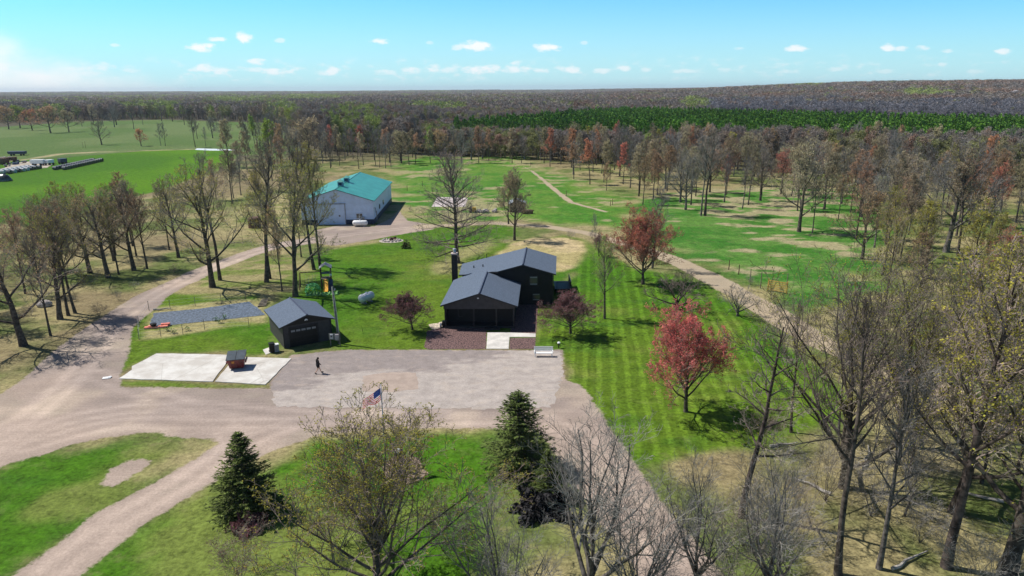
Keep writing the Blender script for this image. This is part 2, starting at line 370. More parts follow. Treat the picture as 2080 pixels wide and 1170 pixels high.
def ground_fields(x, y):
    N = len(x); r = np.hypot(x, y)
    n1 = fbm(x, y, 22, 1); n2 = fbm(x, y, 6, 2); n3 = fbm(x, y, 60, 3); n4 = fbm(x * .6, y, 3.2, 4, 4)
    C = lambda *c: np.array(c)[None, :]
    mixc = lambda a, b, t: a * (1 - t[:, None]) + b * t[:, None]
    tan = C(.30, .255, .125); dull = C(.115, .15, .04); olive = C(.17, .17, .06); brown = C(.19, .145, .085); forest = C(.085, .075, .05)
    col = mixc(mixc(dull, tan, sst(n2 + (n1 - .5) * .5, .38, .66)) + np.zeros((N, 3)), brown, sst(n1, .5, .72) * .7)
    # woodland floor far away
    far = sst(r + (n3 - .5) * 80, 250, 330)
    col = mixc(col, forest + np.zeros((N, 3)), far)
    def lay(P, c, edge=1.0, wob=1.5, k=1.0):
        nonlocal col
        s = poly_sdf(x, y, P) + (n2 - .5) * 2 * wob
        col = mixc(col, c, sst(-s, -edge, edge) * k)
    g1 = C(.058, .148, .008); g2 = C(.098, .165, .014); gd = C(.035, .115, .012); gy = C(.17, .19, .04)
    lawn = mixc(mixc(g1 + np.zeros((N, 3)), g2, sst(n1, .35, .65)), gy, sst(n2, .60, .78) * .45)
    lawn = mixc(lawn, gd, sst(1 - n4, .56, .74) * .4)
    field = mixc(C(.085, .195, .004) + np.zeros((N, 3)), C(.055, .145, .005), sst(n3, .4, .65)); past = mixc(C(.12, .17, .055) + np.zeros((N, 3)), C(.085, .145, .035), sst(n3, .4, .6))
    mead = mixc(mixc(C(.06, .18, .018) + np.zeros((N, 3)), C(.11, .21, .03), sst(n2, .35, .6)), C(.34, .29, .16), sst(n4 + (n1 - .5) * .9, .52, .66) * .8)
    meadR = mixc(mixc(C(.045, .155, .018) + np.zeros((N, 3)), C(.09, .2, .035), sst(n2, .4, .6)), C(.36, .30, .18), sst(n4 + (n1 - .5) * .9, .52, .64) * .85)
    lay(PAST, past, 6, 8); lay(FIELD, field, 1.2, 2)
    dry = path_sdf(x, y, PXW([(-60,331,.5),(40,326,1.2),(130,312,3.0),(200,309,2.2),(240,308,1.0),(330,305,1.5),(400,303,.8)])) + (n2 - .5) * 4
    col = mixc(col, C(.42, .34, .2), sst(-dry, -1, 1) * .85)
    lay(MEAD_B, mead, 5, 7); lay(MEAD_R, meadR, 4, 6)
    lay(GRAVEL_TAN, mixc(tan * 1.2 + np.zeros((N, 3)), g2, sst(n4, .5, .7) * .8), 4, 5, .8)
    lay(LAWN_B, lawn, 1.6, 2.4); lay(LAWN_G, lawn, .8, 1.2); lay(LAWN_R, lawn, .8, 1.2)
    lay(TAN_G, mixc(tan * 1.15 + np.zeros((N, 3)), g2, sst(n4, .45, .6) * .7), .8, 1.5, .9)
    lawnF = mixc(lawn, C(.20, .21, .06), sst(fbm(x, y, 9, 11), .45, .62) * .6)
    lay(LAWN_F, lawnF, 1.0, 1.4); lay(LAWN_L, lawnF * .95, 1.4, 2.2)
    lay(SEED, mixc(C(.46, .36, .20) + np.zeros((N, 3)), C(.37, .31, .14), sst(n2, .4, .6)), .8, 1.2); lay(SEED2, tan * 1.1 + np.zeros((N, 3)), 2, 3, .7)
    # grass worn thin under the left roadside trees
    lay(PX([(420,600),(600,598),(640,560),(600,520),(480,530),(330,590)]), mixc(tan + np.zeros((N, 3)), g2, sst(n4, .48, .6) * .8), 2, 3, .85)
    e = poly_sdf(x, y, PX([(860,430),(900,398),(985,402),(950,428)])) + (n2 - .5) * 2
    # gravel
    ga = np.full(N, 99.)
    ga = np.minimum(poly_sdf(x, y, PLAZA), poly_sdf(x, y, APRON))
    for rd in ROADS: ga = np.minimum(ga, path_sdf(x, y, rd))
    ga = np.minimum(ga, path_sdf(x, y, TRACK) + .35)
    ga = np.minimum(ga, path_sdf(x, y, TRAIL))
    isl = poly_sdf(x, y, ISLE); 
    ga = np.minimum(ga, isl + .3)
    ga = ga + (n2 - .5) * 1.0
    thin = sst(fbm(x, y, 3, 21), .4, .7) * sst(-poly_sdf(x, y, PX([(60,940),(250,880),(420,890),(400,930),(250,920)])), -2, 2) * .6
    gm = sst(-ga, -.9, .9) - thin
    gcol = mixc(C(.37, .29, .24) + np.zeros((N, 3)), C(.29, .235, .205), sst(n1, .4, .65))
    gcol = mixc(gcol, C(.50, .40, .31), sst(fbm(x, y, 4, 31), .55, .75) * .5)
    tr = np.minimum(path_sdf(x, y, TRACK), path_sdf(x, y, TRAIL)); gcol = mixc(gcol, C(.40, .32, .22), sst(-tr, -2, 0))
    # tyre tracks: pairs of lighter, swept ruts
    rut = np.zeros(N)
    for c_ in RUTS:
        dc = path_sdf(x, y, [(p[0], p[1], 0) for p in c_]); rut = np.maximum(rut, np.exp(-((dc - .85) / .42) ** 2) * (.6 + .8 * (n2 - .3)))
    gcol = gcol * (1 + .34 * rut[:, None]); gcol = mixc(gcol, C(.30, .26, .20), sst(n4 * (1 - rut), .5, .7) * .35)
    stripe = sst(-poly_sdf(x, y, LAWN_R), -.5, 1.5) + .16 * sst(-poly_sdf(x, y, SEED), -.5, 1)
    lw = np.maximum.reduce([sst(-poly_sdf(x, y, Q_), -1, 2) for Q_ in (LAWN_R, LAWN_B, LAWN_G, LAWN_F, LAWN_L, FIELD, SEED)]); lw = np.maximum(lw, .6 * np.maximum(sst(-poly_sdf(x, y, MEAD_R), -4, 4), np.maximum(sst(-poly_sdf(x, y, MEAD_B), -4, 4), sst(-poly_sdf(x, y, PAST), -4, 4)))); lw = np.maximum(lw, sst(np.hypot(x, y), 400, 700))
    return np.clip(col, 0, 1), gm, gcol, stripe, lw

def spacing(a, b, step, tail, ratio):
    v = list(np.arange(a, b, step)); s = step; q = v[-1]
    while q < tail: s *= ratio; q += s; v.append(q)
    s = step; q = v[0]; L = []
    return v
def axis_x():
    v = list(np.arange(-95, 110, .6)); s = .6; q = v[-1]
    while q < 14000: s = min(s * 1.05, 2.2) if q < 330 else s * 1.07; q += s; v.append(q)
    s = .6; q = v[0]
    while q > -14000: s = min(s * 1.05, 2.2) if q > -330 else s * 1.07; q -= s; v.insert(0, q)
    return np.array(v)
def axis_y():
    v = [-400, -200, -100, -50, -20, 0, 10, 20, 25] + list(np.arange(28, 175, .5)); s = .5; q = v[-1]
    while q < 15000: s = min(s * 1.03, 3) if q < 700 else s * 1.05; q += s; v.append(q)
    return np.array(v)
def ground_material():
    m = bpy.data.materials.new('ground_cover'); m.use_nodes = True; w = NT(m.node_tree); b = w.n['Principled BSDF']
    A = lambda n: w.node('ShaderNodeAttribute', attribute_name=n)
    geo = w.node('ShaderNodeNewGeometry'); pos = geo.outputs['Position']
    gcol = A('gcol').outputs['Color']; rcol = A('rcol').outputs['Color']; gm = A('gm').outputs['Fac']; st = A('stripe').outputs['Fac']
    mp = w.node('ShaderNodeMapping'); w.l.new(pos, mp.inputs[0]); mp.inputs['Rotation'].default_value = (0, 0, R(6.6))
    nf = w.noise(pos, 3.0, 5, .7); nm = w.noise(pos, .7, 5, .6); ns = w.noise(pos, .12, 3, .5)
    k = w.math('ADD', w.lin(nf, .3, .7, .52, 1.48), w.lin(nm, .3, .7, -.3, .28))
    g = w.mix(1.0, gcol, w.gray(k), 'MULTIPLY')
    dry = w.ss(w.noise(pos, .55, 6, .7), .52, .70)
    wild = w.math('SUBTRACT', 1.0, A('lawn').outputs['Fac'])
    g = w.mix(w.math('MULTIPLY', dry, w.math('ADD', .16, w.math('MULTIPLY', wild, .42))), g, (.28, .24, .12))
    lit = w.math('MULTIPLY', w.ss(w.noise(pos, 1.6, 6, .75), .54, .66), wild)
    g = w.mix(w.math('MULTIPLY', lit, .5), g, (.13, .10, .06))
    sp = w.node('ShaderNodeSeparateXYZ'); w.l.new(mp.outputs[0], sp.inputs[0])
    wob = w.math('MULTIPLY', w.noise(pos, .15, 2), .8)
    sn = w.math('SINE', w.math('MULTIPLY', w.math('ADD', sp.outputs[0], wob), 2 * math.pi / 1.4))
    sk = w.math('ADD', 1.0, w.math('MULTIPLY', w.math('MULTIPLY', w.ss(sn, -.2, .95), st), .38))
    sk = w.math('SUBTRACT', sk, w.math('MULTIPLY', st, .12))
    g = w.mix(1.0, g, w.gray(sk), 'MULTIPLY')
    # gravel: fine grain and tyre streaks
    mp2 = w.node('ShaderNodeMapping'); w.l.new(pos, mp2.inputs[0]); mp2.inputs['Rotation'].default_value = (0, 0, R(-52)); mp2.inputs['Scale'].default_value = (.12, 2.2, 1)
    tr = w.noise(mp2.outputs[0], .8, 4, .6)
    rk = w.math('MULTIPLY', w.lin(w.noise(pos, 5, 4, .7), .3, .7, .82, 1.18), w.lin(tr, .3, .7, .93, 1.07))
    rk = w.math('MULTIPLY', rk, w.lin(w.noise(pos, .35, 3), .3, .7, .9, 1.1))
    rr = w.mix(1.0, rcol, w.gray(rk), 'MULTIPLY')
    edge = w.math('ADD', gm, w.math('ADD', w.math('MULTIPLY', w.math('SUBTRACT', w.noise(pos, 1.2, 5, .7), .5), .9), w.math('MULTIPLY', w.math('SUBTRACT', nf, .5), .5)))
    c = w.mix(w.ss(edge, .36, .64), g, rr)
    w.l.new(c, b.inputs['Base Color']); b.inputs['Roughness'].default_value = .95; b.inputs['Specular IOR Level'].default_value = .08
    bp = w.node('ShaderNodeBump'); bp.inputs['Strength'].default_value = .5; bp.inputs['Distance'].default_value = .12
    w.l.new(nf, bp.inputs['Height']); w.l.new(bp.outputs[0], b.inputs['Normal'])
    return m
def make_ground():
    X, Y = axis_x(), axis_y(); gx, gy = np.meshgrid(X, Y); x = gx.ravel(); y = gy.ravel(); z = terrain(x, y)
    z = z - (x ** 2 + y ** 2) / (2 * 6.4e6) * .8
    V = np.stack([x, y, z], 1); nx, ny = len(X), len(Y)
    i = np.arange(nx * ny).reshape(ny, nx); F = np.stack([i[:-1, :-1].ravel(), i[:-1, 1:].ravel(), i[1:, 1:].ravel(), i[1:, :-1].ravel()], 1)
    col, gm, rcol, st, lw = ground_fields(x, y); M = ground_material()
    def fin(me, ids):
        for nme, a in (('gcol', col), ('rcol', rcol)):
            at = me.attributes.new(nme, 'FLOAT_COLOR', 'POINT'); at.data.foreach_set('color', np.concatenate([a[ids], np.ones((len(ids), 1))], 1).astype(np.float32).ravel())
        for nme, a in (('gm', gm), ('stripe', st), ('lawn', lw)):
            at = me.attributes.new(nme, 'FLOAT', 'POINT'); at.data.foreach_set('value', a[ids].astype(np.float32))
    me = np_mesh('ground', V, [F], [0], [M]); fin(me, np.arange(len(V)))
    o = bpy.data.objects.new('ground', me); COL.objects.link(o); o['kind'] = 'structure'
    # driveway and track: the gravelled cells as sheets just above the ground
    d_tr = np.minimum(path_sdf(x, y, TRACK), path_sdf(x, y, TRAIL)) 
    d_dr = np.minimum(poly_sdf(x, y, PLAZA), poly_sdf(x, y, APRON))
    for rd in ROADS: d_dr = np.minimum(d_dr, path_sdf(x, y, rd))
    fg = gm[F].mean(1) > .5; istr = (d_tr[F].mean(1) < d_dr[F].mean(1))
    for nm, sel in (('driveway', fg & ~istr), ('path', fg & istr)):
        f = F[sel]; ids, inv = np.unique(f, return_inverse=True); me = np_mesh(nm, V[ids] + np.array([0, 0, .004]), [inv.reshape(f.shape)], [0], [M]); fin(me, ids)
        o = bpy.data.objects.new(nm, me); COL.objects.link(o); o['kind'] = 'structure'
make_ground()

# ---- paved sheets
def sheet(name, pts, z, m, sub=0, th=.0):
    bm = bmesh.new(); vs = [bm.verts.new((p[0], p[1], z)) for p in pts]; bm.faces.new(vs)
    bmesh.ops.recalc_face_normals(bm, faces=bm.faces)
    for f in bm.faces:
        if f.normal.z < 0: f.normal_flip()
    me = bpy.data.meshes.new(name); bm.to_mesh(me); bm.free(); me.materials.append(m)
    o = bpy.data.objects.new(name, me); COL.objects.link(o); return o
def asphalt_mat():
    m = bpy.data.materials.new('worn_asphalt'); m.use_nodes = True; w = NT(m.node_tree); b = w.n['Principled BSDF']
    geo = w.node('ShaderNodeNewGeometry'); pos = geo.outputs['Position']
    mp = w.node('ShaderNodeMapping'); w.l.new(pos, mp.inputs[0]); mp.inputs['Scale'].default_value = (.55, 1.1, 1)
    big = w.noise(mp.outputs[0], .22, 5, .6); mid = w.noise(mp.outputs[0], 1.0, 5, .65); fine = w.noise(pos, 7, 3, .6)
    sp = w.node('ShaderNodeSeparateXYZ'); w.l.new(pos, sp.inputs[0])
    zone = w.math('ADD', w.ss(w.math('ADD', sp.outputs[1], w.math('MULTIPLY', sp.outputs[0], -.28)), 69.5, 64.5), w.math('MULTIPLY', w.ss(sp.outputs[0], -6, 0), .7))
    pale = w.ss(w.math('ADD', big, w.math('MULTIPLY', w.math('MINIMUM', zone, 1.0), .30)), .56, .68)
    c = w.mix(w.math('MULTIPLY', pale, w.lin(mid, .35, .65, .55, 1.0)), (.285, .245, .23), (.455, .40, .36))
    c = w.mix(w.math('MULTIPLY', w.ss(mid, .52, .66), .4), c, (.43, .35, .29))
    vr = w.node('ShaderNodeTexVoronoi', feature='DISTANCE_TO_EDGE'); vr.inputs['Scale'].default_value = .22; wv_ = w.node('ShaderNodeVectorMath', operation='ADD'); w.l.new(pos, wv_.inputs[0]); w.l.new(w.mix(.5, w.gray(mid), w.gray(big)), wv_.inputs[1]); wv_.inputs[1].default_value = (0, 0, 0); w.l.new(wv_.outputs[0], vr.inputs['Vector'])
    ck = w.math('MULTIPLY', w.math('MULTIPLY', w.ss(vr.outputs['Distance'], .018, .004), w.ss(big, .5, .6)), .22); c = w.mix(ck, c, (.28, .24, .2))
    c = w.mix(1.0, c, w.gray(w.math('MULTIPLY', w.lin(w.noise(pos, .9, 6, .75), .32, .68, .80, 1.14), w.lin(fine, .3, .7, .86, 1.12))), 'MULTIPLY')
    st_ = w.ss(w.noise(pos, .55, 4, .7), .64, .72); c = w.mix(w.math('MULTIPLY', st_, .35), c, (.20, .17, .15))
    w.l.new(c, b.inputs['Base Color']); b.inputs['Roughness'].default_value = .95; b.inputs['Specular IOR Level'].default_value = .1
    return m
def wobbly(pts, step, amp, seed):
    rd = random.Random(seed); out = []
    for a, b in zip(pts, pts[1:] + pts[:1]):
        n = max(1, int(math.dist(a, b) / step))
        for i in range(n): t = i / n; k = amp if i else 0; out.append((a[0] + (b[0] - a[0]) * t + rd.uniform(-k, k), a[1] + (b[1] - a[1]) * t + rd.uniform(-k, k)))
    return out
LOT = PX([(592,728),(640,716),(700,713),(870,712),(1138,712),(1143,760),(1120,828),(1000,830),(830,829),(700,828),(560,826),(548,786)])
sheet('parking_lot', wobbly(LOT, .4, .26, 3), .012, asphalt_mat())['kind'] = 'structure'
sheet('dirt_patch', wobbly(PX([(737,764),(780,757),(845,757),(850,790),(800,796),(737,795)]), .4, .10, 4), .017, mat('dirt', (.38, .30, .25), var=.07, scale=.8, coords='Object'))['kind'] = 'structure'
def pad_mat():
    m = bpy.data.materials.new('pad_concrete'); m.use_nodes = True; w = NT(m.node_tree); b = w.n['Principled BSDF']
    geo = w.node('ShaderNodeNewGeometry'); pos = geo.outputs['Position']
    c = w.mix(w.ss(w.noise(pos, .5, 5, .65), .35, .7), (.50, .465, .42), (.66, .64, .60))
    vr = w.node('ShaderNodeTexVoronoi', feature='DISTANCE_TO_EDGE'); vr.inputs['Scale'].default_value = .2; w.l.new(pos, vr.inputs['Vector'])
    c = w.mix(w.math('MULTIPLY', w.ss(vr.outputs['Distance'], .010, .002), .3), c, (.22, .19, .15))
    w.l.new(c, b.inputs['Base Color']); b.inputs['Roughness'].default_value = .9; return m
PADM = pad_mat()
single('concrete_pad', MB().prism(wobbly(PX([(242,770),(268,752),(268,745),(318,719),(402,720),(462,722),(462,735),(432,776)]), .8, .05, 5), .07, -.1), PADM, None, None, kind='structure')
single('concrete_pad', MB().prism(wobbly(PX([(437,776),(467,740),(482,726),(592,729),(539,782)]), .8, .05, 6), .07, -.1), PADM, None, None, kind='structure')
single('walkway', MB().prism(PX([(990,676),(1034,676),(1088,678),(1088,685),(1035,685),(1033,709),(988,709)]), .05, -.1), M_concrete, None, None, kind='structure')
single('walkway', MB().prism(PX([(534,711),(553,704),(562,712),(540,721)]), .05, -.1), M_concrete, None, None, kind='structure')
for P in (wobbly(PX([(868,672),(905,664),(989,664),(987,709),(872,710),(862,706)]), .5, .08, 7), PX([(1036,686.5),(1088,686.5),(1087,709),(1034.5,709)]), PX([(1045,618),(1093,618),(1089,677),(1036,677)])):  # two mulch beds, then the same dark sheet over the side yard
    sheet('mulch_and_dark_bed', P, .02, M_mulch)['kind'] = 'structure'
sheet('gravel_patch', wobbly(PX([(870,660),(905,652),(908,668),(880,672)]), .4, .1, 9), .016, mat('pale_gravel', (.5, .42, .33), var=.25, scale=5))['kind'] = 'structure'
sheet('slab', wobbly(PX([(876,420),(888,400),(950,402),(945,420)]), 1.2, .15, 10), .02, mat('pale_slab', (.58, .50, .48), var=.15, scale=.3))['kind'] = 'structure'

def crossed(o): return o
# ------------------------------------------------------------------ house
def plane_pt(px, py, f):                 # photo ray against z = f(x,y), solved by iteration
    z = 4.0
    for _ in range(30): p = G(px, py, z); z = .5 * z + .5 * f(p[0], p[1])
    return (*G(px, py, z)[:2], z)
def house():
    org = (-1.0, 84.0, 0); h = empty('house', org)
    tag(h, 'dark charcoal split-level house with slate blue shingled gable roofs and a brick chimney', 'house')
    P = lambda *a, **k: part(*a, parent=h, org=org, **k)
    # roofs: A the low front gable, B the taller one behind
    Afl, Afr, Abl, Abr = (-8.51, 77.0, 3.0), (.68, 76.6, 3.0), (-7.85, 88.2, 3.0), (1.19, 86.5, 3.0)
    Arf, Arb = (-3.85, 76.8, 4.55), (-3.25, 86.5, 4.55)
    xr = lambda y: 1.42 + (y - 86.2) * .07
    fB = lambda x, y: 5.6 - .27 * (xr(y) - x)
    Brf, Brb = (1.42, 86.2, 5.6), (2.13, 96.2, 5.6); Bfr, Bbr = (5.76, 86.2, 4.3), (6.49, 96.3, 4.3)
    Bbl = (-7.27, 97.0, fB(-7.27, 97.0)); Bfl = (-7.28, 90.4, fB(-7.28, 90.4)); J1 = (-1.9, 86.2, fB(-1.9, 86.2))
    Q = (-5.6, 88.7, fB(-5.6, 88.7)); J2 = (-2.6, 86.9, fB(-2.6, 86.9))
    rm = [M_shingle, M_trim]
    def roof(name, pts, th=.17):
        m = MB().slab(pts, th); m.m = [1] * len(m.m); m.m[1] = 0; return P(name, m, rm)
    roof('roof', [Afl, Arf, Arb, (Q[0], Q[1] + .2, 3.0 + (4.55 - 3.0) * .5), Abl]); roof('roof', [Arf, Afr, Abr, Arb])
    roof('roof', [Bfl, Q, J2, J1, Brf, Brb, Bbl]); roof('roof', [Brf, Bfr, Bbr, Brb])
    for a, b in ((Arf, Arb), (Brf, Brb)):
        P('ridge_cap', MB().tube([(a[0], a[1] - .02, a[2] + .01), (b[0], b[1], b[2] + .01)], .11, 6), M_ridge)
    # walls
    b = MB(); inset = .45
    A = [(Afl[0] + inset, Afl[1] + 2.3), (Afr[0] - inset, Afr[1] + 2.3), (Abr[0] - inset, 87.0), (-7.4, 88.0)]
    mid0 = ((A[0][0] + A[1][0]) / 2, (A[0][1] + A[1][1]) / 2); mid1 = (-3.2, 87.2)
    b.prism([A[0], mid0, A[1], A[2], mid1, A[3]], [2.95, 4.35, 2.95, 2.95, 4.35, 2.95])
    b.prism([(-2.2, 86.65), (1.45, 86.65), (5.35, 86.65), (5.98, 95.9), (2.1, 95.9), (-2.0, 95.9)], [fB(-2.2, 86.6) - .2, 5.38, 4.22, 4.22, 5.38, fB(-2.0, 96) - .2])
    b.prism([(-6.85, 90.8), (-2.22, 90.8), (-2.02, 95.91), (-6.7, 96.6)], [fB(-6.85, 91) - .18, fB(-2.25, 91) - .2, fB(-2.2, 96) - .2, fB(-6.8, 96) - .18])
    P('wall', b, M_siding)
    # front gable panel over the porch
    g = MB(); y0, y1 = 77.35, 77.5; dz = -.18
    L, Rr, T = (Afl[0] + .35, 3.0 + .12 + dz), (Afr[0] - .35, 3.0 + .12 + dz), (-3.86, 4.52 + dz)
    prof = [(L[0], 2.45), (Rr[0], 2.45), Rr, T, L]
    g.add([(x, y0, z) for x, z in prof] + [(x, y1, z) for x, z in prof], [(0, 1, 2, 3, 4), (9, 8, 7, 6, 5)] + [(i, 5 + i, 5 + (i + 1) % 5, (i + 1) % 5) for i in range(5)])
    P('gable_panel', g, M_siding2)
    P('side_wall', MB().box((Afl[0] + .5, 78.4, 1.22), (.14, 1.95, 2.44)), M_siding)
    for x in (Afl[0] + .52, -4.6, -1.9, Afr[0] - .5): P('porch_post', MB().box((x, 77.43, 1.3), (.16, .155, 2.28)).box((x, 77.43, .08), (.26, .26, .16)), M_trim)
    P('porch_floor', MB().box((-3.9, 78.3, .14), (8.1, 1.9, .28)), M_trim)
    P('porch_step', MB().box((-2.4, 76.95, .1), (1.9, .55, .2)), M_trim)
    d = P('door', MB().box((-2.2, 79.24, 1.3), (.95, .08, 2.05)), M_bluep)
    P('handle', MB().ball((-2.55, 79.17, 1.2), .04, 8, 5), M_steel).parent = d
    P('porch_light', MB().box((-1.95, 79.2, 2.42), (.7, .10, .10)), M_blind)
    def window(x, z, wd, ht, y, shut=False):
        w = P('window', MB().box((x, y - .03, z), (wd, .06, ht)), M_glass)
        for k in (-1, 1): P('frame', MB().box((x + k * (wd / 2 + .04), y - .05, z), (.08, .10, ht + .16)), M_trim).parent = w
        for k in (-1, 1): P('frame', MB().box((x, y - .05, z + k * (ht / 2 + .04)), (wd, .10, .08)), M_trim).parent = w
        for k in (-1, 1): P('blind', MB().box((x, y - .068, z + k * ht * .40), (wd * .95, .012, ht * .14)), M_blind).parent = w
        if shut:
            for k in (-1, 1):
                s = MB().box((x + k * (wd / 2 + .34), y - .03, z), (.45, .05, ht + .3))
                for j in range(9): s.box((x + k * (wd / 2 + .34), y - .06, z - ht / 2 + j * ht / 8), (.36, .02, .05))
                P('shutter', s, M_black).parent = w
    c = GY(1084, 570, 86.65); window(c[0], c[2], .95, 1.15, 86.65, True)
    c = GY(1089, 603, 86.65); window(c[0], c[2], .9, .9, 86.65)
    window(-5.9, 1.5, 1.3, 1.1, 79.3); window(-.5, 1.5, .9, 1.1, 79.3)
    c = GY(971, 605.5, 77.35); lt = MB().box((c[0], 77.28, c[2]), (.22, .12, .10)); P('gable_light', lt, M_white)
    # chimney
    cx, cy = GY(924, 560, 89.4)[0], 89.4
    ch = P('chimney', MB().box((cx, cy, 3.15), (.75, .8, 6.3)), M_brick, bevel=.01)
    P('chimney_cap', MB().box((cx, cy, 6.38), (.86, .92, .15)), M_cap).parent = ch
    P('flue', MB().tube([(cx + .05, cy, 6.4), (cx + .05, cy, 6.95)], [.19, .19], 10).ball((cx + .05, cy, 7.0), (.27, .27, .1)), M_steel, smooth=True).parent = ch
    for px, py in ((962.5, 544), (981, 541.5)):
        p = plane_pt(px, py, fB); P('roof_vent', MB().tube([(p[0], p[1], p[2] - .05), (p[0], p[1], p[2] + .32)], [.09, .07], 8), M_trim)
    p = plane_pt(988.5, 524, fB); P('vent_pipe', MB().tube([(p[0], p[1], p[2] - .05), (p[0], p[1], p[2] + .6)], .05, 8), M_trim)
    # rear deck on the right with a railing
    P('deck', MB().box((7.2, 94.0, .55), (2.3, 4.2, .14)).box((6.3, 92.1, .25), (.12, .12, .5)).box((8.2, 92.1, .25), (.12, .12, .5)).box((8.2, 95.9, .25), (.12, .12, .5)), M_black)
    rl = MB()
    for x, y in ((6.3, 92.0), (8.28, 92.0), (8.28, 94.0), (8.28, 96.0)): rl.box((x, y, 1.12), (.08, .08, 1.0))
    rl.box((7.3, 92.0, 1.64), (2.05, .1, .05)).box((8.28, 94, 1.64), (.1, 4.1, .05))
    for i in range(14): rl.box((6.45 + i * .135, 92.0, 1.12), (.03, .03, .98))
    for i in range(28): rl.box((8.28, 92.12 + i * .138, 1.12), (.03, .03, .98))
    P('railing', rl, M_trim)
    P('downspout', MB().tube([(5.45, 86.6, 4.1), (5.45, 86.6, .1)], .05, 6), M_trim)
    # things standing by the porch corner
house()

# ------------------------------------------------------------------ garage
def gable_thing(root, W, L, ez, rz, oh, m_wall, m_roof, m_ridge, m_fascia, th=.14):
    b = MB(); hw = W / 2
    s = (rz - ez) / (hw + oh); zr = rz - th
    b.prism([(-hw, 0), (0, 0), (hw, 0), (hw, L), (0, L), (-hw, L)], [ez + s * oh - th, zr - .01, ez + s * oh - th, ez + s * oh - th, zr - .01, ez + s * oh - th])
    part('wall', b, m_wall, root)
    for k in (-1, 1):
        pts = [(k * (hw + oh), -oh, ez), (0, -oh, rz), (0, L + oh, rz), (k * (hw + oh), L + oh, ez)]
        m = MB().slab(pts, th); m.m = [1] * len(m.m); m.m[1] = 0; part('roof', m, [m_roof, m_fascia], root)
    part('ridge_cap', MB().tube([(0, -oh - .02, rz), (0, L + oh + .02, rz)], .1, 6), m_ridge, root)
def garage():
    o = empty('garage', (-23.0, 72.4, 0), R(31.2)); tag(o, 'small dark detached garage with slate blue gable roof and a black overhead door', 'garage')
    gable_thing(o, 5.4, 6.8, 2.6, 3.62, .42, M_siding2, M_shingle, M_ridge, M_trim)
    d = part('garage_door', MB().box((-.45, -.02, 1.08), (3.1, .06, 2.16)), M_black, o)
    for i in range(3): part('panel_groove', MB().box((-.45, -.055, .54 * (i + 1)), (3.1, .012, .02)), M_trim, d)
    for i in range(5): part('pane', MB().box((-.45 + (i - 2) * .58, -.058, 1.86), (.44, .02, .22)), M_blind, d)
    for x in (-2.06, 1.16): part('door_trim', MB().box((x, -.04, 1.1), (.12, .10, 2.2)), M_trim, o)
    part('door_trim', MB().box((-.45, -.04, 2.27), (3.34, .10, .12)), M_trim, o)
    for x in (-2.66, 2.66): part('corner_board', MB().box((x, -.03, 1.25), (.12, .08, 2.5)), M_trim, o)
    part('gable_light', MB().box((-.1, -.16, 3.0), (.2, .2, .12)).ball((-.22, -.22, 2.95), .07, 8, 5).ball((.02, -.22, 2.95), .07, 8, 5), M_white, o)
    part('gable_trim', MB().add([(-2.7, -.03, 2.55), (2.7, -.03, 2.55), (0, -.03, 3.42), (-2.7, -.10, 2.55), (2.7, -.10, 2.55), (0, -.10, 3.42)], [(0, 1, 2), (5, 4, 3), (0, 3, 4, 1), (1, 4, 5, 2), (2, 5, 3, 0)]), M_black, o)
garage()

# ------------------------------------------------------------------ barn
def barn():
    o = empty('barn', (-37.1, 144.2, 0), R(2.5)); tag(o, 'long white metal pole barn with teal green roof and a big sliding door', 'barn')
    gable_thing(o, 15.2, 30.5, 5.0, 7.55, .4, M_whitem, M_green_roof, M_green_roof, M_navy, .12)
    part('wainscot', MB().box((0, -.03, .5), (15.3, .06, 1.0)).box((7.64, 15.2, .5), (.06, 30.4, 1.0)).box((-7.64, 15.2, .5), (.06, 30.4, 1.0)), M_navy, o)
    dx = -1.3
    d = part('sliding_door', MB().box((dx, -.10, 2.15), (5.9, .08, 4.3)), M_whitem, o)
    for x in (dx - 2.95, dx + 2.95): part('door_frame', MB().box((x, -.12, 2.2), (.12, .14, 4.4)), M_grey, d)
    part('door_track', MB().box((dx, -.12, 4.42), (6.3, .16, .14)), M_grey, d)
    for x in (dx - 1.7, dx + 1.75): part('pane', MB().box((x, -.15, 1.85), (.35, .03, .3)), M_glass, d)
    wn = part('window', MB().box((4.6, -.06, 1.75), (1.2, .1, 1.0)), M_glass, o)
    part('frame', MB().box((4.6, -.13, 1.75), (.07, .04, 1.0)).box((4.6, -.13, 2.28), (1.34, .05, .07)).box((4.6, -.13, 1.22), (1.34, .05, .07)), M_white, wn)
    part('air_conditioner', MB().box((5.35, -.25, 1.35), (.6, .5, .5)), M_grey, o, bevel=.02)
    part('door', MB().box((7.65, 1.0 + 3, 1.05), (.06, 1.0, 2.1)), M_grey, o)
    for y in (9, 15): part('window', MB().box((7.65, y, 2.3), (.07, 1.2, 1.0)), M_glass, o)
    part('exhaust_pipe', MB().tube([(7.6, 1.2, 3.2), (7.9, 1.2, 3.3), (7.95, 1.2, 2.2)], .06, 6), M_navy, o)
    for y in (5.5, 12.5):
        c = part('cupola', MB().box((0, y, 7.9), (1.1, 1.1, 1.0)), mat('cupola_paint', (.16, .30, .42), var=.1), o)
        part('cupola_roof', MB().add([(-.75, y - .75, 8.4), (.75, y - .75, 8.4), (.75, y + .75, 8.4), (-.75, y + .75, 8.4), (0, y, 8.95)], [(0, 3, 2, 1), (0, 1, 4), (1, 2, 4), (2, 3, 4), (3, 0, 4)]), M_green_roof, c)
        part('louvre', MB().box((0, y - .56, 7.95), (.7, .03, .5)), M_navy, c)
barn()

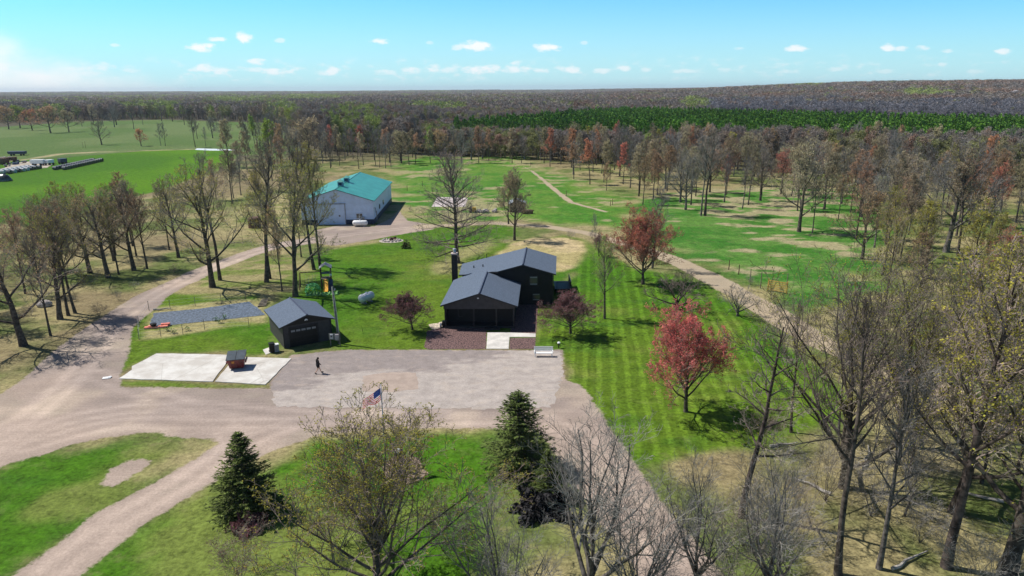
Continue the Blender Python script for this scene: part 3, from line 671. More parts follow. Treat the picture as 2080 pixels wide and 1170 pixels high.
# ------------------------------------------------------------------ tanks
def tank(px, py, rz, L, r, label, z=None):
    g = G(px, py); o = empty('propane_tank', (g[0], g[1], 0), rz); tag(o, label, 'tank')
    zc = r + .22; hl = L / 2
    pts = [(-hl - r * .62, 0, zc), (-hl - r * .5, 0, zc), (-hl - r * .25, 0, zc), (-hl, 0, zc), (hl, 0, zc), (hl + r * .25, 0, zc), (hl + r * .5, 0, zc), (hl + r * .62, 0, zc)]
    part('vessel', MB().tube(pts, [r * .15, r * .55, r * .88, r, r, r * .88, r * .55, r * .15], 20), M_white, o, smooth=True)
    part('valve_dome', MB().tube([(0, 0, zc + r - .03), (0, 0, zc + r + .11)], [.17, .15], 12), M_white, o)
    for x in (-hl * .6, hl * .6): part('leg', MB().box((x, -r * .55, .18), (.16, .1, .36)).box((x, r * .55, .18), (.16, .1, .36)).box((x, 0, .04), (.3, r * 1.6, .08)), M_grey, o)
tank(732, 460, R(2), 2.5, .55, 'white propane tank lying in front of the white metal barn')
tank(745, 614, R(58), 1.9, .55, 'white propane tank alone on the lawn behind the small garage')

# ------------------------------------------------------------------ utility pole
def pole():
    g = G(689, 698); o = empty('utility_pole', (g[0], g[1], 0)); tag(o, 'tall weathered wooden utility pole beside the small garage', 'pole')
    o.rotation_euler = (0, R(-2.2), 0); H = 6.7
    part('shaft', MB().tube([(0, 0, -.1), (0, 0, H * .5), (0, 0, H)], [.16, .14, .11], 10), M_pole, o, smooth=True)
    part('insulator_bracket', MB().box((.12, 0, H - .4), (.3, .08, .08)).tube([(.25, 0, H - .4), (.25, 0, H - .2)], .05, 8), M_steel, o)
    part('conduit', MB().tube([(.15, -.08, .1), (.14, -.08, 3.6), (.1, -.08, H - .6)], .035, 6), M_steel, o)
    g2 = G(684, 700); e = empty('electric_panel', (g2[0] - .1, g2[1] - .25, 0)); tag(e, 'grey electric meter boxes on short posts at the foot of the utility pole', 'electric box')
    part('post', MB().box((-.5, 0, .7), (.1, .1, 1.4)), M_wood, e); part('post', MB().box((.55, 0, .75), (.1, .1, 1.5)), M_wood, e)
    part('backboard', MB().box((0, .02, 1.05), (1.3, .05, .75)), M_pole, e)
    part('meter_box', MB().box((-.3, -.1, 1.1), (.36, .18, .55)), M_steel, e, bevel=.02); part('meter_box', MB().box((.28, -.09, 1.0), (.45, .16, .7)), M_grey, e, bevel=.02)
    part('meter', MB().tube([(-.3, -.19, 1.15), (-.3, -.29, 1.15)], .09, 12), M_glass, e)
pole()

# ------------------------------------------------------------------ dumpster
def dumpster():
    a = G(461, 753.5); o = empty('dumpster', (a[0] + .78, a[1] + .85, .07), R(14)); tag(o, 'red steel dumpster with closed dark lid on the concrete pad', 'dumpster')
    b = MB(); w0, w1, d0, d1, h0, h1 = .68, .85, .62, .85, 1.15, 1.42
    vs = [(-w0, -d0, .12), (w0, -d0, .12), (w0, d0, .12), (-w0, d0, .12), (-w1, -d1, h0), (w1, -d1, h0), (w1, d1, h1), (-w1, d1, h1)]
    b.add(vs, [(0, 3, 2, 1), (0, 1, 5, 4), (1, 2, 6, 5), (2, 3, 7, 6), (3, 0, 4, 7), (4, 5, 6, 7)]); part('body', b, M_red, o, bevel=.02)
    r = MB()
    for x in (-.5, 0, .5): r.box((x * .93, -.765, .62), (.07, .08, .9))
    r.box((0, -.86, 1.1), (1.74, .07, .09)).box((.88, 0, 1.2), (.06, 1.6, .1)).box((-.88, 0, 1.2), (.06, 1.6, .1)); part('rib', r, M_red, o)
    part('lid', MB().slab([(-.92, -.95, 1.2), (-.02, -.95, 1.2), (-.02, .9, 1.52), (-.92, .9, 1.52)], .06), M_lid, o); part('lid', MB().slab([(.02, -.95, 1.2), (.92, -.95, 1.2), (.92, .9, 1.52), (.02, .9, 1.52)], .06), M_lid, o)
    part('sleeve', MB().box((.92, 0, .75), (.12, 1.3, .16)), M_red, o); part('sleeve', MB().box((-.92, 0, .75), (.12, 1.3, .16)), M_red, o)
    part('sticker', MB().tube([(.80, -.1, .98), (.835, -.1, .975)], .22, 14), mat('pink_sticker', (.6, .4, .42)), o); part('sticker', MB().box((-.28, -.80, .85), (.26, .02, .22)), mat('amber_sticker', (.5, .2, .04)), o)
    for x in (-.5, .5):
        for y in (-.45, .45): part('caster', MB().tube([(x - .03, y, .08), (x + .03, y, .08)], .08, 10).box((x, y, .13), (.1, .1, .06)), M_black, o)
dumpster()

# ------------------------------------------------------------------ bench, bins, small things
def bench():
    g = G(1104, 724); o = empty('park_bench', (g[0], g[1], 0), R(-1)); tag(o, 'white slatted bench at the edge of the parking lot near the lawn', 'bench')
    part('seat', MB().box((0, -.22, .46), (2.05, .14, .04)).box((0, -.06, .46), (2.05, .14, .04)).box((0, .10, .46), (2.05, .14, .04)), M_white, o)
    part('backrest', MB().box((0, .235, .64), (2.05, .04, .13)).box((0, .28, .80), (2.05, .04, .13)).box((0, .325, .96), (2.05, .04, .13)), M_white, o)
    for x in (-.9, .9):
        part('leg', MB().box((x, -.22, .22), (.08, .08, .44)), M_white, o); part('leg', MB().tube([(x, .12, 0), (x, .19, .46), (x, .36, 1.0)], .045, 6), M_white, o)
    part('armrest', MB().box((-.98, -.02, .66), (.08, .55, .04)).box((-.98, -.25, .55), (.06, .06, .2)), M_white, o)
    part('armrest', MB().box((.98, -.02, .66), (.08, .55, .04)).box((.98, -.25, .55), (.06, .06, .2)), M_white, o)
bench()
def bins():
    g = G(553, 716); o = empty('trash_can', (g[0], g[1], .05), R(30)); tag(o, 'black wheeled trash can at the garage corner', 'trash can')
    part('body', MB().box((0, 0, .52), (.5, .5, .95), top=1.0), M_black, o, bevel=.03); part('lid', MB().box((0, 0, 1.03), (.6, .64, .07)), M_black, o, bevel=.02)
    for x in (-.25, .25): part('wheel', MB().tube([(x - .03, .26, .1), (x + .03, .26, .1)], .1, 12), M_black, o)
    g = G(562, 714); o = empty('utility_cabinet', (g[0], g[1], 0), R(31)); tag(o, 'pale grey boxy cabinet between the black trash can and the garage', 'cabinet')
    part('cabinet', MB().box((0, 0, .42), (.5, .45, .84)), M_grey, o, bevel=.03); part('top_panel', MB().box((0, 0, .87), (.54, .5, .05)), M_white, o)
    g = G(1135, 707); o = empty('lawn_light', (g[0], g[1], 0)); tag(o, 'short black post light with white top standing on the striped lawn by the bench', 'light')
    part('post', MB().tube([(0, 0, 0), (0, 0, .55)], .06, 8), M_black, o); part('cap', MB().tube([(0, 0, .55), (0, 0, .68), (0, 0, .75)], [.17, .17, .04], 12), M_white, o)
    g = G(738, 678); single('stake', MB().tube([(0, 0, 0), (-.18, .1, 1.0)], .02, 6), M_black, 'thin dark stake leaning in the open lawn behind the parking lot', 'stake', (g[0], g[1], 0))
    g = G(217, 768); single('scrap_sheet', MB().box((0, 0, .05), (.75, .5, .04), .3).box((.2, .1, .09), (.4, .3, .04), .8), M_white, 'small white sheet of litter on the grass left of the concrete pad', 'litter', (g[0], g[1], 0))
    g = G(906, 664); o = empty('watering_can', (g[0] - .2, g[1], 0)); tag(o, 'dark barrel and hose reel at the left corner of the house porch', 'barrel')
    part('barrel', MB().tube([(0, 0, 0), (0, 0, .4), (0, 0, .8)], [.26, .3, .26], 12), M_black, o); part('reel', MB().tube([(-.5, -.2, .3), (-.3, -.2, .3)], .25, 12), M_steel, o)
    o.name = 'barrel'
bins()

# ------------------------------------------------------------------ person walking
def skin(name, verts, edges, radii, m, parent, root=0, sub=2):
    me = bpy.data.meshes.new(name); me.from_pydata(verts, edges, []); me.materials.append(m)
    o = bpy.data.objects.new(name, me); COL.objects.link(o)
    if parent: o.parent = parent
    md = o.modifiers.new('skin', 'SKIN'); md.use_smooth_shade = True
    for i, r in enumerate(radii):
        me.skin_vertices[0].data[i].radius = (r, r) if not isinstance(r, tuple) else r
        me.skin_vertices[0].data[i].use_root = (i == root)
    s = o.modifiers.new('sub', 'SUBSURF'); s.levels = sub; s.render_levels = sub
    return o
def person():
    g = G(647, 758.5); o = empty('person', (g[0], g[1], .012), R(28)); tag(o, 'person with long dark hair in black top walking across the parking lot', 'person')
    # facing +X, left side +Y
    V = {'pel': (0, 0, .92), 'waist': (.01, 0, 1.05), 'chest': (.03, 0, 1.27), 'neck': (.05, 0, 1.43), 'head0': (.07, 0, 1.50), 'head1': (.085, 0, 1.60), 'head2': (.08, 0, 1.66),
         'hL': (0, .09, .90), 'kL': (.16, .10, .50), 'aL': (.30, .09, .09), 'tL': (.44, .09, .03),
         'hR': (0, -.09, .90), 'kR': (-.05, -.10, .50), 'aR': (-.33, -.09, .16), 'tR': (-.24, -.09, .03),
         'sL': (.02, .17, 1.37), 'eL': (-.08, .21, 1.12), 'wL': (.02, .21, .88), 'pL': (.05, .205, .82),
         'sR': (.04, -.17, 1.37), 'eR': (.10, -.21, 1.11), 'wR': (.27, -.17, .95), 'pR': (.32, -.16, .91)}
    rad = dict(pel=.13, waist=.11, chest=.13, neck=.055, head0=.075, head1=.095, head2=.07, hL=.095, kL=.06, aL=.038, tL=.03, hR=.095, kR=.06, aR=.038, tR=.03,
               sL=.055, eL=.04, wL=.026, pL=.032, sR=.055, eR=.04, wR=.026, pR=.032)
    E = [('pel', 'waist'), ('waist', 'chest'), ('chest', 'neck'), ('neck', 'head0'), ('head0', 'head1'), ('head1', 'head2'), ('pel', 'hL'), ('hL', 'kL'), ('kL', 'aL'), ('aL', 'tL'), ('pel', 'hR'), ('hR', 'kR'), ('kR', 'aR'), ('aR', 'tR'),
         ('chest', 'sL'), ('sL', 'eL'), ('eL', 'wL'), ('wL', 'pL'), ('chest', 'sR'), ('sR', 'eR'), ('eR', 'wR'), ('wR', 'pR')]
    for side, d, base in (('L', (.02, 0, -1), V['pL']), ('R', (.8, .1, -.6), V['pR'])):
        for i in range(4):
            off = (i - 1.5) * .02; L = (.055, .065, .06, .045)[i]
            a, b = f'f{side}{i}', f'g{side}{i}'
            V[a] = (base[0] + d[0] * L * .6 + (off if side == 'L' else 0), base[1] + (0 if side == 'L' else off), base[2] + d[2] * L * .6)
            V[b] = (V[a][0] + d[0] * L * .4 + .012, V[a][1] + d[1] * .02, V[a][2] + d[2] * L * .4)
            rad[a] = .009; rad[b] = .008; E += [('p' + side, a), (a, b)]
        t = f't_{side}'; V[t] = (base[0] + .04, base[1] + (-.01 if side == 'L' else .03), base[2] + .005); rad[t] = .010; E.append(('p' + side, t))
    K = list(V); ix = {k: i for i, k in enumerate(K)}
    body = skin('body', [V[k] for k in K], [(ix[a], ix[b]) for a, b in E], [rad[k] for k in K], M_skin, o)
    def sub(name, names, grow, m, sharp=None):
        ks = list(names); j = {k: i for i, k in enumerate(ks)}
        vs = dict(V)
        if sharp: vs.update(sharp)
        skin(name, [vs[k] for k in ks], [(j[a], j[b]) for a, b in E if a in j and b in j], [rad[k] + grow for k in ks], m, o)
    sub('sweatshirt', ['pel', 'waist', 'chest', 'neck', 'sL', 'eL', 'wL', 'sR', 'eR', 'wR'], .028, M_cloth)
    sub('shorts', ['pel', 'hL', 'kL', 'hR', 'kR'], .022, M_cloth, {'kL': (.13, .10, .58), 'kR': (-.04, -.10, .58)})
    part('hair', MB().ball((.065, 0, 1.62), (.115, .105, .125), 12, 8).tube([(.02, 0, 1.62), (-.05, 0, 1.5), (-.085, 0, 1.32), (-.08, 0, 1.18)], [.10, .10, .085, .03], 10), M_hair, o, smooth=True)
    f = MB().ball((.175, 0, 1.575), (.022, .014, .025), 6, 4)
    part('nose', f, M_skin, o, smooth=True)
    part('eye', MB().ball((.158, .035, 1.60), .012, 6, 4), M_hair, o); part('eye', MB().ball((.158, -.035, 1.60), .012, 6, 4), M_hair, o)
    part('mouth', MB().ball((.165, 0, 1.535), (.008, .025, .007), 6, 4), M_fred, o)
    part('ear', MB().ball((.08, .098, 1.59), (.02, .012, .03), 6, 4), M_skin, o); part('ear', MB().ball((.08, -.098, 1.59), (.02, .012, .03), 6, 4), M_skin, o)
    part('shoe', MB().ball((.39, .09, .05), (.15, .055, .055), 10, 6), M_shoe, o, smooth=True); part('shoe', MB().tube([(-.36, -.09, .17), (-.30, -.09, .08), (-.21, -.09, .035)], [.05, .055, .045], 8), M_shoe, o, smooth=True)
person()

# ------------------------------------------------------------------ flag
def flag():
    g = G(784, 948); o = empty('flagpole', (g[0], g[1], 0)); tag(o, 'slim flagpole with gold ball finial rising behind the large budding tree', 'flagpole'); H = height_at(784, 948, 779)
    part('pole', MB().tube([(0, 0, 0), (0, 0, H)], [.06, .035], 10), M_steel, o, smooth=True); part('finial', MB().ball((0, 0, H + .05), .08), M_gold, o, smooth=True)
    f = empty('flag', (g[0], g[1], H - .35)); tag(f, 'stars and stripes flag drooping from the flagpole', 'flag')
    L, Wd = 1.55, .95; nu, nv = 26, 13
    def S(u, v): # u along fly, v 0..1 downwards
        x = -.05 - u * L * .80; y = -u * L * .35 + .10 * math.sin(u * 9 + v * 1.5) * (.3 + u)
        z = -v * Wd * (1 - .25 * u) - u * L * .50 - .06 * math.sin(u * 7) * v
        return (x + v * .12 * math.sin(u * 6) * u, y, z)
    b = MB(); vs = []; fs = []; mi = []
    for j in range(nv + 1):
        for i in range(nu + 1): vs.append(S(i / nu, j / nv))
    for j in range(nv):
        for i in range(nu):
            k = j * (nu + 1) + i; fs.append((k, k + 1, k + nu + 2, k + nu + 1))
            mi.append(2 if (j < 7 and i < 10) else (0 if j % 2 == 0 else 1))
    b.add(vs, fs); b.m = mi
    for m_ in (M_fred, M_fwhite, M_fblue):
        w = NT(m_.node_tree); p_ = w.n['Principled BSDF']; t = w.node('ShaderNodeBsdfTranslucent'); w.l.new(p_.inputs['Base Color'].links[0].from_socket, t.inputs[0]); mx = w.node('ShaderNodeMixShader'); mx.inputs[0].default_value = .5
        w.l.new(p_.outputs[0], mx.inputs[1]); w.l.new(t.outputs[0], mx.inputs[2]); w.l.new(mx.outputs[0], w.n['Material Output'].inputs[0])
    st = MB()
    for r_ in range(9):
        for c_ in range(6 if r_ % 2 == 0 else 5):
            u = (.06 + (c_ + (0 if r_ % 2 == 0 else .5)) / 6) * .38; v = (.5 + r_) / 9 * .53 + .005
            p = Vector(S(u, v)); du = (Vector(S(u + .01, v)) - p).normalized(); dv = (Vector(S(u, v + .01)) - p).normalized(); n = du.cross(dv).normalized()
            for sgn in (-1, 1):
                pts = []
                for q in range(10):
                    a = q * math.pi / 5; rr = .022 if q % 2 == 0 else .009; pts.append(p + du * math.sin(a) * rr - dv * math.cos(a) * rr + n * .004 * sgn)
                st.add(pts, [tuple(range(10))])
    b.add(st.v, st.f, 1)
    part('cloth', b, [M_fred, M_fwhite, M_fblue], f)
flag()

# ------------------------------------------------------------------ play equipment
def playset():
    g = G(664, 583); o = empty('playset', (g[0], g[1], 0), R(12)); tag(o, 'backyard wooden playset with grey canopy, yellow slide and swing beam under the trees', 'playset')
    for x, y in ((-.7, -.6), (.7, -.6), (.7, .8), (-.7, .8)): part('post', MB().box((x, y, 1.5), (.12, .12, 3.0)), M_rust, o)
    part('platform', MB().box((0, .1, 1.35), (1.5, 1.5, .1)), M_wood, o)
    part('canopy', MB().slab([(-.9, -.8, 3.0), (0, -.8, 3.55), (0, 1.0, 3.55), (-.9, 1.0, 3.0)], .06).slab([(0, -.8, 3.55), (.9, -.8, 3.0), (.9, 1.0, 3.0), (0, 1.0, 3.55)], .06), M_grey, o)
    part('wall_panel', MB().box((0, -.64, 2.3), (1.2, .05, .3)).box((.74, .1, 1.9), (.05, 1.3, .9)), M_bluep, o)
    sl = MB(); pts = [(-.05, -.7, 1.4), (-.02, -1.3, 1.1), (0, -2.0, .55), (0, -2.6, .2), (0, -3.0, .16)]
    for a, b_ in zip(pts[:-1], pts[1:]):
        sl.add([(a[0] - .28, a[1], a[2]), (a[0] + .28, a[1], a[2]), (b_[0] + .28, b_[1], b_[2]), (b_[0] - .28, b_[1], b_[2]), (a[0] - .3, a[1], a[2] + .18), (a[0] + .3, a[1], a[2] + .18), (b_[0] + .3, b_[1], b_[2] + .18), (b_[0] - .3, b_[1], b_[2] + .18)],
               [(0, 1, 2, 3), (0, 3, 7, 4), (1, 5, 6, 2)])
    part('slide', sl, M_yellow, o)
    part('climbing_wall', MB().slab([(.35, -.68, 1.35), (.95, -.68, 1.35), (.95, -1.9, 0.02), (.35, -1.9, 0.02)], .05), M_bluep, o)
    part('swing_beam', MB().tube([(-.7, .1, 2.35), (-3.6, .1, 2.35)], .07, 8), M_rust, o)
    for y in (-.75, .95): part('beam_leg', MB().tube([(-3.6, .1, 2.38), (-3.75, y, 0)], .06, 8), M_rust, o)
    for x in (-1.7, -2.7):
        s = part('swing', MB().box((x, .1, .5), (.45, .2, .04)), M_bluep, o)
        part('chain', MB().tube([(x - .2, .1, .5), (x - .2, .1, 2.35)], .012, 5).tube([(x + .2, .1, .5), (x + .2, .1, 2.35)], .012, 5), M_steel, s)
    part('bucket', MB().ball((.7, -.75, 2.0), .17), M_white, o)
    # green climbing dome and low crawl tunnel
    g = G(636, 592); d = empty('climbing_dome', (g[0], g[1], 0)); tag(d, 'green metal climbing dome on the grass left of the playset', 'climbing dome')
    b = MB(); r = 1.15; rings = []
    for j, t in enumerate((0, .5, .95, 1.3)):
        n = 8; rings.append([(r * math.cos(t) * math.cos(2 * math.pi * (i + .5 * (j % 2)) / n), r * math.cos(t) * math.sin(2 * math.pi * (i + .5 * (j % 2)) / n), r * math.sin(t) + .03) for i in range(n)])
    for j, L in enumerate(rings):
        for i in range(8):
            b.tube([L[i], L[(i + 1) % 8]], .045, 5)
            if j < 3: b.tube([L[i], rings[j + 1][i]], .045, 5); b.tube([L[i], rings[j + 1][(i + (1 if j % 2 else -1)) % 8]], .045, 5)
    part('frame', b, M_greenp, d)
    g = G(655, 598); 
    s = MB(); 
    for i in range(9): s.tube([(-2.1 + i * .52, -.55, .06), (-2.1 + i * .52, 0, .30 + .06 * math.sin(i)), (-2.1 + i * .52, .55, .06)], .14, 6)
    s.box((0, 0, .06), (4.5, 1.2, .1))
    single('play_mat', s, mat('faded_green_mat', (.17, .36, .11), var=.25), 'low faded green play mat lying in front of the climbing dome', 'play mat', (g[0], g[1], 0), R(6))
playset()

# ------------------------------------------------------------------ garden plot
def garden():
    o = sheet('weed_cloth', wobbly(PX([(302,664),(313,636),(400,628),(506,613),(524,626),(540,640),(430,652),(330,662)]), .5, .08, 11), .03, M_tarp); tag(o, 'long strip of dark blue-grey weed fabric covering the vegetable plot', 'weed fabric')
    g = G(306, 666); single('crate', MB().box((0, 0, .12), (2.6, .5, .2), .1).box((.9, .55, .2), (1.0, .5, .3), .2).ball((-.6, .1, .25), (.4, .25, .15)), M_orange, 'orange red plastic trays at the left end of the weed fabric', 'trays', (g[0] + .7, g[1], 0), R(8)).name = 'plastic_tray'
    g = G(315, 664); single('plant_pot', MB().tube([(0, 0, .0), (0, 0, .55)], [.25, .38], 12).ball((0, 0, .52), (.34, .34, .06), 10, 4), M_black, 'round black plant pot among the orange trays', 'pot', (g[0], g[1] - .3, 0))
    L = [(283,690),(283,664),(303,631),(346,628),(397,622),(450,617),(500,612)]
    fp = empty('garden_fence', (*G2(283, 690), 0)); tag(fp, 'thin wire fence on slim posts round the vegetable plot', 'fence'); og = G(283, 690)
    pts = [G(*p) for p in L] 
    for p in pts: part('post', MB().tube([(p[0], p[1], 0), (p[0], p[1], 1.35)], .035, 6), M_wood, fp, og)
    L2 = [(283,690),(327,684),(372,680),(416,670),(506,665)]; pts2 = [G(*p) for p in L2]
    for p in pts2[1:]: part('post', MB().tube([(p[0], p[1], 0), (p[0], p[1], 1.3)], .03, 6), M_wood, fp, og)
    wr = MB()
    for ps in (pts, pts2):
        for a, b in zip(ps[:-1], ps[1:]):
            for z in (.3, .75, 1.2): wr.tube([(a[0], a[1], z), (b[0], b[1], z)], .008, 4)
    part('wire', wr, M_steel, fp, og)
    g = G(532, 620); s = empty('pallet_stack', (g[0], g[1], 0), R(20)); tag(s, 'stack of old wooden boards beside the garage roof at the end of the vegetable plot', 'boards')
    for i in range(5): part('board', MB().box((.1 * i, .42 * i - .6, .12 + .07 * i), (1.1 - .05 * i, .25, .12)), M_wood, s)
    # seedlings along the near edge
    rd = random.Random(5)
    for i, (px, py) in enumerate(((455,648),(438,652),(340,673),(352,677),(447,656),(380,672))):
        g = G(px, py); b = MB()
        for k in range(60):
            a = rd.uniform(0, 6.28); r_ = rd.uniform(0, .4); z = rd.uniform(.02, .55); t = rd.uniform(0, 6.28)
            p = Vector((r_ * math.cos(a), r_ * math.sin(a), z)); q = Vector((math.cos(t), math.sin(t), rd.uniform(-.5, 1))) * .16; w_ = Vector((-math.sin(t), math.cos(t), .2)) * .06
            b.add([p - w_, p + q * .5 - w_ * .2, p + q, p + w_], [(0, 1, 2, 3)])
        single('weed_clump', b, mat('weed_leaf', (.05, .12, .02), var=.3), 'small dark green weed clump on the near edge of the vegetable plot', 'plant', (g[0], g[1], 0), group='weed clumps along the vegetable plot')
garden()

# ------------------------------------------------------------------ wrapped bales far left
def bales():
    def bale(loc, rz, white, label, grp):
        o = empty('hay_bale', loc, rz); tag(o, label, 'bale', grp)
        b = MB().tube([(0, -.75, .68), (0, -.70, .68), (0, .70, .68), (0, .75, .68)], [.56, .68, .68, .56], 12)
        b.m = [0] * len(b.m)
        part('wrap', b, M_bale_b if not white else M_bale_w, o); return o
    protoB = bale((0, 0, -0), 0, False, 'x', 'x'); first = True
    def put(p, rz, white, label, grp):
        nonlocal first
        if first: o = protoB; first = False
        else:
            o = protoB.copy(); COL.objects.link(o)
            for c in protoB.children: d = c.copy(); COL.objects.link(d); d.parent = o
        o.location = p; o.rotation_euler = (0, 0, rz); tag(o, label, 'bale', grp)
        if white:
            for c in o.children: c.data = WH
        return o
    whm = MB().tube([(0, -.75, .68), (0, -.70, .68), (0, .70, .68), (0, .75, .68)], [.56, .68, .68, .56], 12); WH = whm.mesh('wrap_pale', mat('bale_pale', (.40, .43, .46), rough=.35, var=.3, scale=2))
    rd = random.Random(3)
    A0, A1 = G(132, 345), G(206, 328); 
    for row in range(2):
        for i in range(17):
            t = i / 16; x = A0[0] + (A1[0] - A0[0]) * t - row * 3.4; y = A0[1] + (A1[1] - A0[1]) * t + row * .9 - (0 if row == 0 else 1)
            put((x, y + rd.uniform(-.1, .1), 0), R(rd.uniform(-4, 4) + 82), False, ('dark wrapped round bale in the near line on the bright green field' if row == 0 else 'dark wrapped round bale in the far line on the bright green field'), 'wrapped bales in the right double line' if row == 0 else 'wrapped bales in the rear of the double line')
    B0, B1 = G(20, 353), G(80, 343)
    for row in range(3):
        for i in range(8):
            t = i / 7; x = B0[0] + (B1[0] - B0[0]) * t - row * 2.6 ; y = B0[1] + (B1[1] - B0[1]) * t + row * .6
            put((x, y, 0), R(rd.uniform(-5, 5) + 85), row > 0 or rd.random() < .3, 'wrapped round bale in the left block by the field edge', 'wrapped bales in the left block')
    # equipment yard
    for i, (px, py, w_, h_, m_, lb, ct) in enumerate(((4,368,5,2.2,M_bale_b,'dark heap under a black cover at the left edge of the field','heap'),)):
        g = G(px, py); single('covered_heap', MB().ball((0, 0, .2), (w_ * .6, w_ * .4, h_), 14, 8, jit=.1, seed=2), m_, lb, ct, (g[0], g[1], 0), smooth=True)
    def wagon(px, py, rz, m_, label, L=4.5, h=1.5, name='farm_wagon', cat='wagon'):
        g = G(px, py); o = empty(name, (g[0], g[1], 0), rz); tag(o, label, cat)
        part('box', MB().box((0, 0, .75 + h / 2), (L, 2.1, h), top=1.05), m_, o, bevel=.05); part('tongue', MB().tube([(L / 2, 0, .6), (L / 2 + 1.6, 0, .35)], .08, 6), M_rust, o)
        for x in (-L * .3, L * .3):
            for y in (-1, 1): part('wheel', MB().tube([(x, y - .12, .45), (x, y + .12, .45)], .45, 14), M_black, o)
    wagon(78, 336, R(10), M_white, 'white box wagon beside the left block of bales'); wagon(101, 335, R(70), M_white, 'short white tank trailer between the two bale groups', 2.6, 1.3, 'tank_trailer', 'trailer')
    wagon(20, 330, R(30), M_rust, 'rusty dark farm wagon in the cluttered farm yard', 5, 1.4); wagon(6, 334, R(-20), M_rust, 'dark brown hay wagon at the far left frame edge', 5, 1.8)
    wagon(36, 316, R(5), M_bluep, 'long dark machine with pale top behind the farm wagons', 7, 1.2, 'farm_machine', 'machine'); wagon(128, 333, R(60), M_bluep, 'small dark machine at the head of the double bale line', 2.5, 1.4, 'farm_machine', 'machine')
    rd = random.Random(8)
    for i in range(14):
        g = G(rd.uniform(0, 55), rd.uniform(318, 340)); b = MB(); s = rd.uniform(.6, 1.5)
        b.box((0, 0, s * .3), (s * 1.6, s, s * .6), top=.8).ball((s * .6, .2, s * .4), s * .4, 8, 5, jit=.2, seed=i)
        single('scrap_pile', b, (M_rust, M_grey, M_bluep, M_stone)[i % 4], 'low pile of scrap in the cluttered farm yard at the left edge', 'scrap', (g[0], g[1], 0), rd.uniform(0, 3), group='scrap piles in the farm yard')
    sheet('bare_dirt', wobbly(PX([(0,345),(30,330),(60,328),(110,334),(95,341),(40,346)]), 2, .5, 12), .02, mat('yard_dirt', (.38, .33, .26), var=.3, scale=.4))['kind'] = 'structure'
    o = sheet('plastic_sheeting', wobbly(PX([(396,304.5),(400,301.5),(440,302.5),(478,303.5),(478,306),(430,306)]), 1, .3, 13), .03, M_plastic_w); tag(o, 'pale plastic sheeting lying along the far edge of the green field', 'plastic sheet')
bales()

